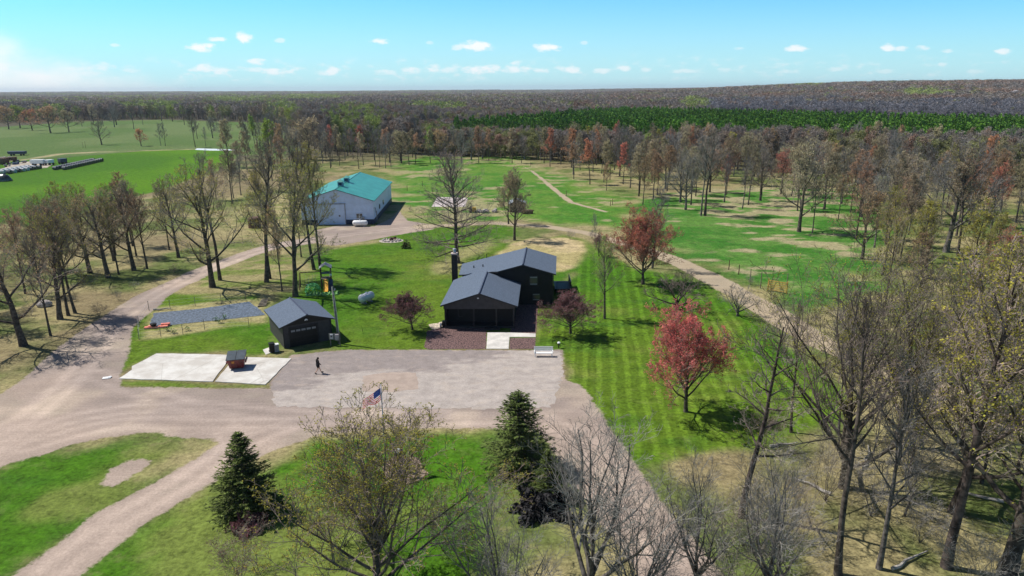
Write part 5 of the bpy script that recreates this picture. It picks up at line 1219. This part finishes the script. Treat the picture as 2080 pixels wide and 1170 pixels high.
scatter([(1880,830),(2300,860),(2500,1170),(2000,1190),(1830,1040)], 7, NEAR, dict(olive=4, bare=2, grey=1), 'in the right woods below the dirt track', (12, 15), 4.5, 12)
scatter([(1480,1010),(1600,960),(1900,1000),(2080,1100),(2080,1260),(1500,1260),(1440,1150)], 10, ['brushA', 'brushA', 'snagA'], dict(grey=2, bare=4, tan=1), 'in the undergrowth at the bottom right', (3.5, 6.5), 2.2, 13, (.9, 1.3), 'sapling', 'sapling')
scatter([(1000,480),(1300,470),(1500,560),(1640,640),(1600,620),(1480,560),(1300,500)], 5, ['brushA'], dict(grey=1), 'beside the dirt track behind the house', (1.5, 2.5), 3, 14, (1, 1.4), 'shrub', 'shrub')
scatter([(1560,640),(1640,660),(1800,800),(1980,830),(2080,820),(2080,780),(1800,700),(1700,650)], 12, ['brushA'], dict(grey=3, tan=1), 'along the right stretch of the dirt track', (1.5, 3.2), 3, 15, (1, 1.5), 'shrub', 'shrub')
scatter([(60,700),(20,640),(150,590),(300,560),(380,545),(260,600),(180,660)], 8, ['brushA'], dict(tan=2, grey=2), 'under the left grove beside the road', (1.0, 2.0), 3, 16, (1, 1.6), 'shrub', 'shrub')
scatter([(0,262),(0,250),(160,246),(340,243),(560,252),(600,262),(560,270),(400,258),(200,258)], 24, FAR, dict(bare=4, grey=2, tan=2, lime=.7), 'along the far edge of the left pasture', (15, 19), 6, 17)
scatter([(370,290),(380,262),(560,265),(560,290),(470,285)], 9, FAR, dict(bare=4, grey=2, tan=2), 'scattered at the right end of the left pasture', (13, 17), 8, 18)

def fallen(px, py, L, rz, lab):
    g = G(px, py); rd = random.Random(px); b = MB(); pts = [(-L / 2 + L * i / 5, rd.uniform(-.15, .15), .12 + rd.uniform(0, .08)) for i in range(6)]
    b.tube(pts, [.12, .11, .10, .08, .06, .03], 6)
    single('fallen_branch', b, mat('dead_wood', (.34, .31, .28), var=.2), lab, 'branch', (g[0], g[1], 0), rz)
for q_ in ((1648, 990, 2.8, 2.2, 'pale fallen branch on the ground left of the tall straight tree'), (1850, 1142, 3.5, .5, 'pale fallen log near the bottom right between two budding trees'), (1760, 930, 4, 1.0, 'long fallen log behind the tall straight tree on the right'),
           (1592, 905, 2.5, .2, 'short fallen branch at the lower edge of the striped lawn'), (1985, 1010, 3.0, 2.6, 'fallen grey log near the right frame edge'), (330, 630, 2.2, .3, 'fallen branch by the road left of the vegetable plot')): fallen(*q_)

# ------------------------------------------------------------------ conifers
def needle_mesh(key, H, R0, nb, seed, leaf, skirt=.03, dens=26, shape=.85):
    rd = np.random.default_rng(seed); C = []; A = []; W = []
    t = np.sort(rd.random(nb) ** 1.15); az = rd.random(nb) * 6.283; rad = R0 * ((1 - t) ** shape) * rd.uniform(.72, 1.1, nb) + .12
    chains = []; rr = []
    for ti, a, r_ in zip(t, az, rad):
        z0 = H * (skirt + (1 - skirt) * ti); p0 = np.array([0, 0, z0]); dirv = np.array([math.cos(a), math.sin(a), 0]); droop = -.22 + .75 * ti
        pts = [p0 + dirv * r_ * u + np.array([0, 0, r_ * (droop * u + .22 * u * u)]) for u in (0, .35, .7, 1)]
        chains.append(pts); rr.append([.035, .025, .015, .008])
        m = max(4, int(dens * r_ / R0)); u = rd.uniform(.12, 1.03, m)
        side = np.array([-math.sin(a), math.cos(a), 0]); P = p0 + dirv * (r_ * u)[:, None] + np.array([0, 0, 1.]) * (r_ * (droop * u + .22 * u * u))[:, None]
        off = rd.uniform(-1, 1, m); wd = .34 * r_ * (1.05 - u) + .10; C.append(P + side * (off * wd)[:, None] - np.array([0, 0, 1]) * (np.abs(off) * wd * .25)[:, None])
        d = dirv * .6 + side[None] * off[:, None] * .9 + np.array([0, 0, 1.]) * rd.uniform(-.25, .3, m)[:, None]; A.append(d); W.append(np.full(m, leaf))
    C = np.concatenate(C); A = np.concatenate(A); A /= np.linalg.norm(A, axis=1, keepdims=True); n = len(C)
    B = np.cross(A, rd.normal(size=(n, 3)) * .6 + np.array([0, 0, 1])); B /= np.linalg.norm(B, axis=1, keepdims=True); s = leaf * rd.uniform(.7, 1.3, (n, 1))
    V = np.stack([C - A * s, C + B * s * .28, C + A * s, C - B * s * .28], 1).reshape(-1, 3); F = np.arange(4 * n).reshape(n, 4)
    tv, tf = tube_block([[(0, 0, -.1), (0, 0, H * .5), (0, 0, H * .98)]], [[H * .02, H * .012, .02]], 8); bv, bf = tube_block(chains, rr, 3)
    TPL[key] = (np_mesh('trunk', tv, [tf], [0], [M_bark]), None, np_mesh('crown', np.concatenate([V, bv]), [F, bf + len(V)], [0, 1], [M_needle, M_bark], smooth=False), H)
needle_mesh('spruceA', 9, 3.0, 420, 5, .17, dens=44); needle_mesh('spruceB', 10, 3.2, 400, 6, .17, dens=40, shape=.7)
needle_mesh('pineA', 12, 1.7, 70, 7, .42, .12, 11, .6); needle_mesh('pineB', 12, 1.9, 70, 8, .42, .10, 11, .7)
def conifer(key, x, y, H, label, spread=1, m=None, group=None, name='spruce_tree', cat='tree', rz=None):
    tr, _, cr, H0 = TPL[key]; s = H / H0; o = empty(name, (x, y, 0), random.uniform(0, 6.28) if rz is None else rz); o.scale = (s * spread, s * spread, s); tag(o, label, cat, group)
    a = bpy.data.objects.new('trunk', tr); COL.objects.link(a); a.parent = o; b = bpy.data.objects.new('crown', cr); COL.objects.link(b); b.parent = o
    if m: b.material_slots[0].link = 'OBJECT'; b.material_slots[0].material = m
for key, bx, by, ty, sp, lab in (('spruceA', 503, 1036, 878, 1.35, 'dark green spruce at the lower left of the big budding tree'), ('spruceB', 1054, 950, 795, 1.5, 'taller green spruce beside the lower gravel road'),
                                 ('spruceA', 1112, 1010, 915, 1.1, 'short dark spruce leaning on the right side of the taller spruce')):
    x, y, _ = G(bx, by); conifer(key, x, y, height_at(bx, by, ty), lab, sp)
def shrub_ball(bx, by, r, h, m, label, n=700, name='shrub'):
    x, y, _ = G(bx, by); rd = np.random.default_rng(n); d = rd.normal(size=(n, 3)); d /= np.linalg.norm(d, axis=1, keepdims=True); d[:, 2] = np.abs(d[:, 2])
    C = d * rd.uniform(.55, 1.0, (n, 1)) * np.array([r, r, h]) * (.72 + .42 * np.sin(d[:, :1] * 5 + 1) * np.sin(d[:, 1:2] * 6 + n)); V, F = quads(C, .2, 1.6, rd); me = np_mesh(name, V, [F], [0], [m], smooth=False)
    o = bpy.data.objects.new(name, me); COL.objects.link(o); o.location = (x, y, 0); tag(o, label, 'shrub')
shrub_ball(825, 504, .95, 1.5, M_needle, 'small round dark evergreen shrub near the fire pit')
shrub_ball(505, 1072, 1.35, 1.1, B_maroon, 'dark maroon bush at the foot of the left spruce', 900)
shrub_ball(1105, 1030, 2.6, 1.3, mat('dark_juniper', (.03, .028, .03), var=.3), 'wide blackish bush under the short dark spruce', 4200)

# pine plantation: straight rows; the nearest ones singly, the rest as one mass
EDG0, EDG1 = np.array([-26., 345.]), np.array([300., 170.]); ED = (EDG1 - EDG0) / np.linalg.norm(EDG1 - EDG0); EN = np.array([-ED[1], ED[0]])
def far_edge_depth(s): return 300 - s * .50      # depth of the stand shrinks to the right
PN = []
for s in np.arange(-20, 420, 3.1):
    for d in np.arange(0, 330, 3.6):
        if d > far_edge_depth(s) * .98: continue
        p = EDG0 + ED * s + EN * d; j = rng.uniform(-.6, .6, 2); p = p + j
        if p[0] < -26 - (p[1] - 345) * .165 or abs(p[0]) / p[1] > .84: continue
        PN.append((d, p[0], p[1], s))
PN.sort(key=lambda a: a[0]); 
rp = random.Random(31)
for d, x, y, s in PN[:290]:
    conifer('pineA' if rp.random() < .5 else 'pineB', x, y, rp.uniform(10.5, 13), 'plantation pine in the front rows of the dark green stand', rp.uniform(.85, 1.1), M_pine, 'plantation pines in the front rows', 'pine_tree', rz=rp.uniform(0, 6.28))

# ------------------------------------------------------------------ masses of far trees: one object, instanced crowns
def inst_mat(name, fixed=None, k=1.0):
    m = bpy.data.materials.new(name); m.use_nodes = True; w = NT(m.node_tree); b = w.n['Principled BSDF']
    a = w.node('ShaderNodeAttribute', attribute_name='tint', attribute_type='INSTANCER')
    c = w.mix(1.0, a.outputs['Color'], (k, k, k), 'MULTIPLY'); w.l.new(c, b.inputs['Base Color']); b.inputs['Roughness'].default_value = .9; b.inputs['Specular IOR Level'].default_value = .05
    return m
I_crown = inst_mat('mass_crown'); I_twig = inst_mat('mass_branch', k=.85)
def mass(name, label, templates, pts, kind, scl, rot, tint, cat='trees'):
    V = []; F4 = []; MI = []; tid = []; o = 0
    for k, (tv, tf, tm) in enumerate(templates):
        V.append(tv); F4.append(tf + o); MI.append(tm); tid.append(np.full(len(tv), k + 1)); o += len(tv)
    n = len(pts); V.append(pts); tid.append(np.zeros(n)); V = np.concatenate(V); tid = np.concatenate(tid).astype(np.int32)
    me = bpy.data.meshes.new(name); me.vertices.add(len(V)); me.vertices.foreach_set('co', V.astype(np.float32).ravel()); F = np.concatenate(F4); mi = np.concatenate(MI)
    me.loops.add(F.size); me.polygons.add(len(F)); me.loops.foreach_set('vertex_index', F.ravel().astype(np.int32)); me.polygons.foreach_set('loop_start', (np.arange(len(F)) * 4).astype(np.int32))
    me.polygons.foreach_set('material_index', mi.astype(np.int32)); me.materials.append(I_crown); me.materials.append(I_twig); me.update(calc_edges=True)
    def attr(nm, typ, dat, field, fill):
        a = me.attributes.new(nm, typ, 'POINT'); full = np.concatenate([fill, dat]); a.data.foreach_set(field, full.ravel())
    z = len(V) - n
    attr('tid', 'INT', np.zeros(n, np.int32), 'value', tid[:z]); attr('kind', 'INT', kind.astype(np.int32), 'value', np.full(z, -1, np.int32))
    attr('scl', 'FLOAT_VECTOR', scl.astype(np.float32), 'vector', np.ones((z, 3), np.float32)); attr('rot', 'FLOAT', rot.astype(np.float32), 'value', np.zeros(z, np.float32))
    attr('tint', 'FLOAT_COLOR', np.concatenate([tint, np.ones((n, 1))], 1).astype(np.float32), 'color', np.ones((z, 4), np.float32))
    ob = bpy.data.objects.new(name, me); COL.objects.link(ob); tag(ob, label, cat, kind='stuff')
    ng = bpy.data.node_groups.new(name + '_nodes', 'GeometryNodeTree'); ng.interface.new_socket('Geometry', in_out='INPUT', socket_type='NodeSocketGeometry'); ng.interface.new_socket('Geometry', in_out='OUTPUT', socket_type='NodeSocketGeometry')
    N, L = ng.nodes, ng.links; gi = N.new('NodeGroupInput'); go = N.new('NodeGroupOutput'); join = N.new('GeometryNodeJoinGeometry')
    def named(nm, typ): a = N.new('GeometryNodeInputNamedAttribute'); a.data_type = typ; a.inputs[0].default_value = nm; return a.outputs[0]
    def eq(src, v):
        c = N.new('FunctionNodeCompare'); c.data_type = 'INT'; c.operation = 'EQUAL'; L.new(src, c.inputs[2]); c.inputs[3].default_value = v; return c.outputs[0]
    T_ = named('tid', 'INT'); K_ = named('kind', 'INT'); S_ = named('scl', 'FLOAT_VECTOR'); R_ = named('rot', 'FLOAT')
    cx = N.new('ShaderNodeCombineXYZ'); L.new(R_, cx.inputs[2]); er = N.new('FunctionNodeEulerToRotation'); L.new(cx.outputs[0], er.inputs[0])
    for k in range(len(templates)):
        s1 = N.new('GeometryNodeSeparateGeometry'); L.new(gi.outputs[0], s1.inputs[0]); L.new(eq(T_, k + 1), s1.inputs[1])
        s2 = N.new('GeometryNodeSeparateGeometry'); L.new(gi.outputs[0], s2.inputs[0]); L.new(eq(K_, k), s2.inputs[1])
        ip = N.new('GeometryNodeInstanceOnPoints'); L.new(s2.outputs[0], ip.inputs['Points']); L.new(s1.outputs[0], ip.inputs['Instance']); L.new(er.outputs[0], ip.inputs['Rotation']); L.new(S_, ip.inputs['Scale'])
        L.new(ip.outputs[0], join.inputs[0])
    L.new(join.outputs[0], go.inputs[0]); md = ob.modifiers.new('scatter', 'NODES'); md.node_group = ng
    return ob
def crown_template(seed, nq, q, H=15., R0=2.6, base=.38, ntr=1, budsize=None):
    r = np.random.default_rng(seed); d = r.normal(size=(nq, 3)); d /= np.linalg.norm(d, axis=1, keepdims=True); rr = r.random((nq, 1)) ** .45
    C = d * rr * np.array([R0, R0, H * (1 - base) * .5]) + np.array([0, 0, H * (1 + base) * .5]); C[:, :2] += (np.sin(C[:, 2:3] * .9 + seed) * .35)
    V1, F1 = quads(C, q, 1.5, r, 0.0)
    # upright limbs
    nl = 16; c, rad = [], []
    for i in range(nl):
        a = r.uniform(0, 6.28); z0 = H * r.uniform(base * .6, .75); L = H * r.uniform(.15, .35); s = r.uniform(.25, .55)
        p = np.array([0, 0, z0]); e = p + np.array([math.cos(a) * L * s, math.sin(a) * L * s, L]); c.append([p, (p + e) / 2 + r.normal(size=3) * .2, e]); rad.append([.10, .07, .03])
    c.append([(0, 0, -1), (.1, 0, H * .5), (0, .1, H * .9)]); rad.append([.24, .18, .05]); V2, F2 = tube_block(c, rad, 3)
    # outer twigs
    m = 90; az = r.uniform(0, 6.28, m); zz = r.uniform(base, 1.0, m); rad2 = R0 * np.sqrt(np.clip(1 - ((zz - (1 + base) / 2) / ((1 - base) / 2)) ** 2, .02, 1)) * r.uniform(.5, 1.05, m)
    e = np.stack([np.cos(az) * rad2, np.sin(az) * rad2, zz * H + .4], 1); s = e * np.array([.45, .45, 1]) - np.array([0, 0, 1.5]); V3, F3 = tube_block(np.stack([s, (s + e) / 2 + r.normal(size=e.shape) * .15, e], 1), np.tile([.05, .04, .02], (m, 1)), 3)
    V = np.concatenate([V1, V2, V3]); F = np.concatenate([F1, F2 + len(V1), F3 + len(V1) + len(V2)]); return V, F, np.concatenate([np.zeros(len(F1)), np.ones(len(F2) + len(F3))])
def pine_template(seed, H=12., R0=1.55):
    r = np.random.default_rng(seed); V = []; n = 120; t = r.random(n) ** .8; a = r.uniform(0, 6.28, n); rad = R0 * (1 - t) ** .65 * r.uniform(.5, 1.05, n)
    C = np.stack([np.cos(a) * rad, np.sin(a) * rad, H * (.12 + .88 * t)], 1); D = np.stack([np.cos(a), np.sin(a), r.uniform(.1, .9, n)], 1); D /= np.linalg.norm(D, axis=1, keepdims=True)
    B = np.cross(D, r.normal(size=(n, 3))); B /= np.linalg.norm(B, axis=1, keepdims=True); s = r.uniform(.45, .8, (n, 1))
    V = np.stack([C - D * s, C + B * s * .5, C + D * s, C - B * s * .5], 1).reshape(-1, 3); tv, tf = tube_block([[(0, 0, 0), (0, 0, H * .5), (0, 0, H * .95)]], [[.14, .1, .02]], 3)
    return np.concatenate([V, tv]), np.concatenate([np.arange(4 * n).reshape(n, 4), tf + 4 * n]), np.concatenate([np.zeros(n), np.ones(len(tf))])
# pines
pr = np.array([[x, y, 0.0] for d, x, y, s in PN[290:]]); n = len(pr); r = np.random.default_rng(77)
tn = fbm(pr[:, 0], pr[:, 1], 25, 41)[:, None]; tint = np.array([.115, .235, .035]) * (.75 + .6 * tn) * r.uniform(.7, 1.3, (n, 1)); sc = r.uniform(.85, 1.12, (n, 1)) * np.array([1, 1, 1]); sc[:, 2] *= r.uniform(.93, 1.1, n)
mass('pine_plantation', 'dense dark green pine plantation in straight rows beyond the back wood', [pine_template(1), pine_template(2), pine_template(3)], pr, r.integers(0, 3, n), sc, r.uniform(0, 6.28, n), tint)
# deciduous woods beyond: spacing grows with distance
P_far = PX([(-700,262),(0,249),(160,245),(340,242),(560,251),(600,264),(640,308),(900,319),(1090,327),(1200,333),(1430,345),(1600,352),(1760,358),(1900,375),(2200,395),(3000,440)])
edge = sorted([(math.atan2(p[0], p[1]), math.hypot(*p)) for p in P_far]); ea = [e[0] for e in edge]; er_ = [e[1] for e in edge]
r = np.random.default_rng(5); pts = []; rr = 200.0
while rr < 9500:
    sp = max(4.3, rr / 95) if rr < 1500 else rr / 85; na = int(1.60 * rr / sp); a = np.linspace(-.80, .80, na) + r.uniform(-.5, .5, na) * 1.6 / na; q = rr + r.uniform(-.5, .5, na) * sp
    ok = q > np.interp(a, ea, er_) + 2; pts.append(np.stack([np.sin(a[ok]) * q[ok], np.cos(a[ok]) * q[ok], np.full(ok.sum(), sp)], 1)); rr += sp
pts = np.concatenate(pts); x, y, sp = pts.T
rel = np.stack([x, y], 1) - EDG0; s_ = rel @ ED; d_ = rel @ EN; inp = (s_ > -22) & (d_ > -6) & (d_ < far_edge_depth(s_) + 4) & (x > -26 - (y - 345) * .165 - 3)
x, y, sp, s_, d_ = x[~inp], y[~inp], sp[~inp], s_[~inp], d_[~inp]; rad = np.hypot(x, y); az = np.degrees(np.arctan2(x, y)); n = len(x)
grey_stand = (d_ > far_edge_depth(s_)) & (az + 5 * (fbm(x, y, 60, 61, 2) - .5) + r.uniform(-1.5, 1.5, n) > 15) & (rad + 500 * (fbm(x, y, 120, 62, 2) - .5) < 1000) & (r.random(n) < .93)
N1 = fbm(x, y, 90, 51, 3); N2 = fbm(x, y, 35, 52, 2); N3 = r.random(n); big = fbm(x, y, 500, 53, 3)
tint = np.array([.27, .235, .21]) * (.7 + .6 * N1[:, None]) + np.zeros((n, 3)); 
def setc(mask, c): tint[mask] = np.array(c) * r.uniform(.75, 1.25, (mask.sum(), 1))
setc((N3 < .16), (.26, .19, .145)); setc((N3 > .22) & (N3 < .29) & (rad < 700), (.32, .21, .16))
setc((N2 * .5 + N1 * .5 > .56) & (N3 > .45), (.25, .26, .11)); setc((big > .56) & (N1 > .50) & (N3 > .3) & (az < 2) & (rad > 450), (.29, .36, .10)); setc((N3 > .985), (.26, .32, .10))
setc((N1 > .60) & (N3 > .3) & (az > 5) & (rad > 700), (.28, .19, .145)); setc(grey_stand, (.19, .185, .205))
qx = 1040 + FPX * x / (y * math.cos(PITCH)); qy = 182 + FPX * (CAM_H - 13 - terrain(x, y)) / y
for px_, py_, ax_, ay_ in ((620, 193, 80, 5), (490, 196, 70, 6), (715, 232, 55, 22), (570, 215, 30, 14), (880, 210, 60, 5), (1415, 207, 40, 7), (1640, 172, 40, 5), (1880, 190, 60, 5), (120, 215, 60, 8), (300, 205, 60, 6)):
    m_ = (((qx - px_) / ax_) ** 2 + ((qy - py_) / ay_) ** 2 + (N2 - .5) * 2 < 1) & (r.random(n) < .75); tint[m_] = np.array([.30, .36, .11]) * r.uniform(.8, 1.2, (m_.sum(), 1))
tint *= r.uniform(.88, 1.12, (n, 1))
wide = np.maximum(1, sp / 4.6); sc = np.stack([wide, wide, np.ones(n)], 1) * r.uniform(.85, 1.15, (n, 1)); sc[:, 2] = r.uniform(.85, 1.12, n) * np.where(grey_stand, .9, np.where((az > -8) & (az < 14) & (rad < 420), .70, np.where((az > -6) & (rad < 700), .85, 1.0))) * 1.0
pz = terrain(x, y) - (x ** 2 + y ** 2) / (2 * 6.4e6) * .8
near_t = []
for sd_ in range(5):
    CH_, en_ = gen_tree(('forest', 'tall', 'oak', 'forest', 'tall')[sd_], 300 + sd_, 15.5, (11, 8, 7), .030, .2); v1, f1 = assemble(CH_[0], 4); v2, f2 = assemble(CH_[1], 3)
    E_ = np.array([tuple(e[0]) for e in en_]); rq = np.random.default_rng(sd_); E_ = np.repeat(E_, 3, 0) + rq.normal(size=(len(E_) * 3, 3)) * .3; v3, f3 = quads(E_, .20, 1.6, rq)
    near_t.append((np.concatenate([v1, v2, v3]), np.concatenate([f1, f2 + len(v1), f3 + len(v1) + len(v2)]), np.concatenate([np.ones(len(f1)), np.ones(len(f2)), np.zeros(len(f3))])))
kd = np.where(rad < 620, r.integers(4, 9, n), r.integers(0, 4, n)); sc[rad < 620, 2] *= .96
mass('far_woods', 'leafless brown and budding deciduous woods stretching to the horizon', [crown_template(i, 170, .55) for i in range(1, 5)] + near_t, np.stack([x, y, pz], 1), kd, sc, r.uniform(0, 6.28, n), tint)
print('pines', len(PN), 'far', n)

# ------------------------------------------------------------------ haze: one closed box of thin air
def haze():
    hb = MB().add([(x_, y_, z_) for z_ in (-45.0, 96.0) for x_, y_ in ((-15500, -420), (15500, -420), (15500, 16500), (-15500, 16500))], [(0, 3, 2, 1), (4, 5, 6, 7), (0, 1, 5, 4), (1, 2, 6, 5), (2, 3, 7, 6), (3, 0, 4, 7)])
    m = bpy.data.materials.new('haze_air'); m.use_nodes = True; w = NT(m.node_tree); w.n.clear(); out = w.node('ShaderNodeOutputMaterial'); v = w.node('ShaderNodeVolumePrincipled')
    v.inputs['Color'].default_value = (.80, .90, 1.0, 1); v.inputs['Density'].default_value = 7e-5; v.inputs['Anisotropy'].default_value = .2; w.l.new(v.outputs[0], out.inputs['Volume'])
    o = bpy.data.objects.new('haze', hb.mesh('haze', m)); COL.objects.link(o); o['kind'] = 'stuff'
haze()

# ------------------------------------------------------------------ labels: within small groups say which one, counted along the picture
def px_of(o):
    from mathutils import Matrix as _M
    p = o.location - camo.location; q = camo.rotation_euler.to_matrix().transposed() @ p; return q.x / -q.z
ORD = ['leftmost', 'second from left', 'third from left', 'fourth from left', 'fifth from left', 'sixth from left', 'seventh from left', 'eighth from left', 'ninth from left', 'tenth from left', 'eleventh from left', 'twelfth from left', 'thirteenth from left', 'fourteenth from left', 'fifteenth from left', 'sixteenth from left', 'seventeenth from left', 'eighteenth from left', 'nineteenth from left', 'twentieth from left', '21st from left', '22nd from left', '23rd from left', '24th from left']
def ordinals():
    g = {}
    for o in COL.objects:
        if o.parent is None and 'group' in o and 'label' in o: g.setdefault(o['group'], []).append(o)
    for k, L in g.items():
        if len(L) == 1:
            del L[0]['group']; continue
        if len(L) > 24: continue
        L.sort(key=px_of)
        for i, o in enumerate(L): o['label'] = (ORD[i] if i < len(L) - 1 else 'rightmost') + ' ' + o['label']
ordinals()
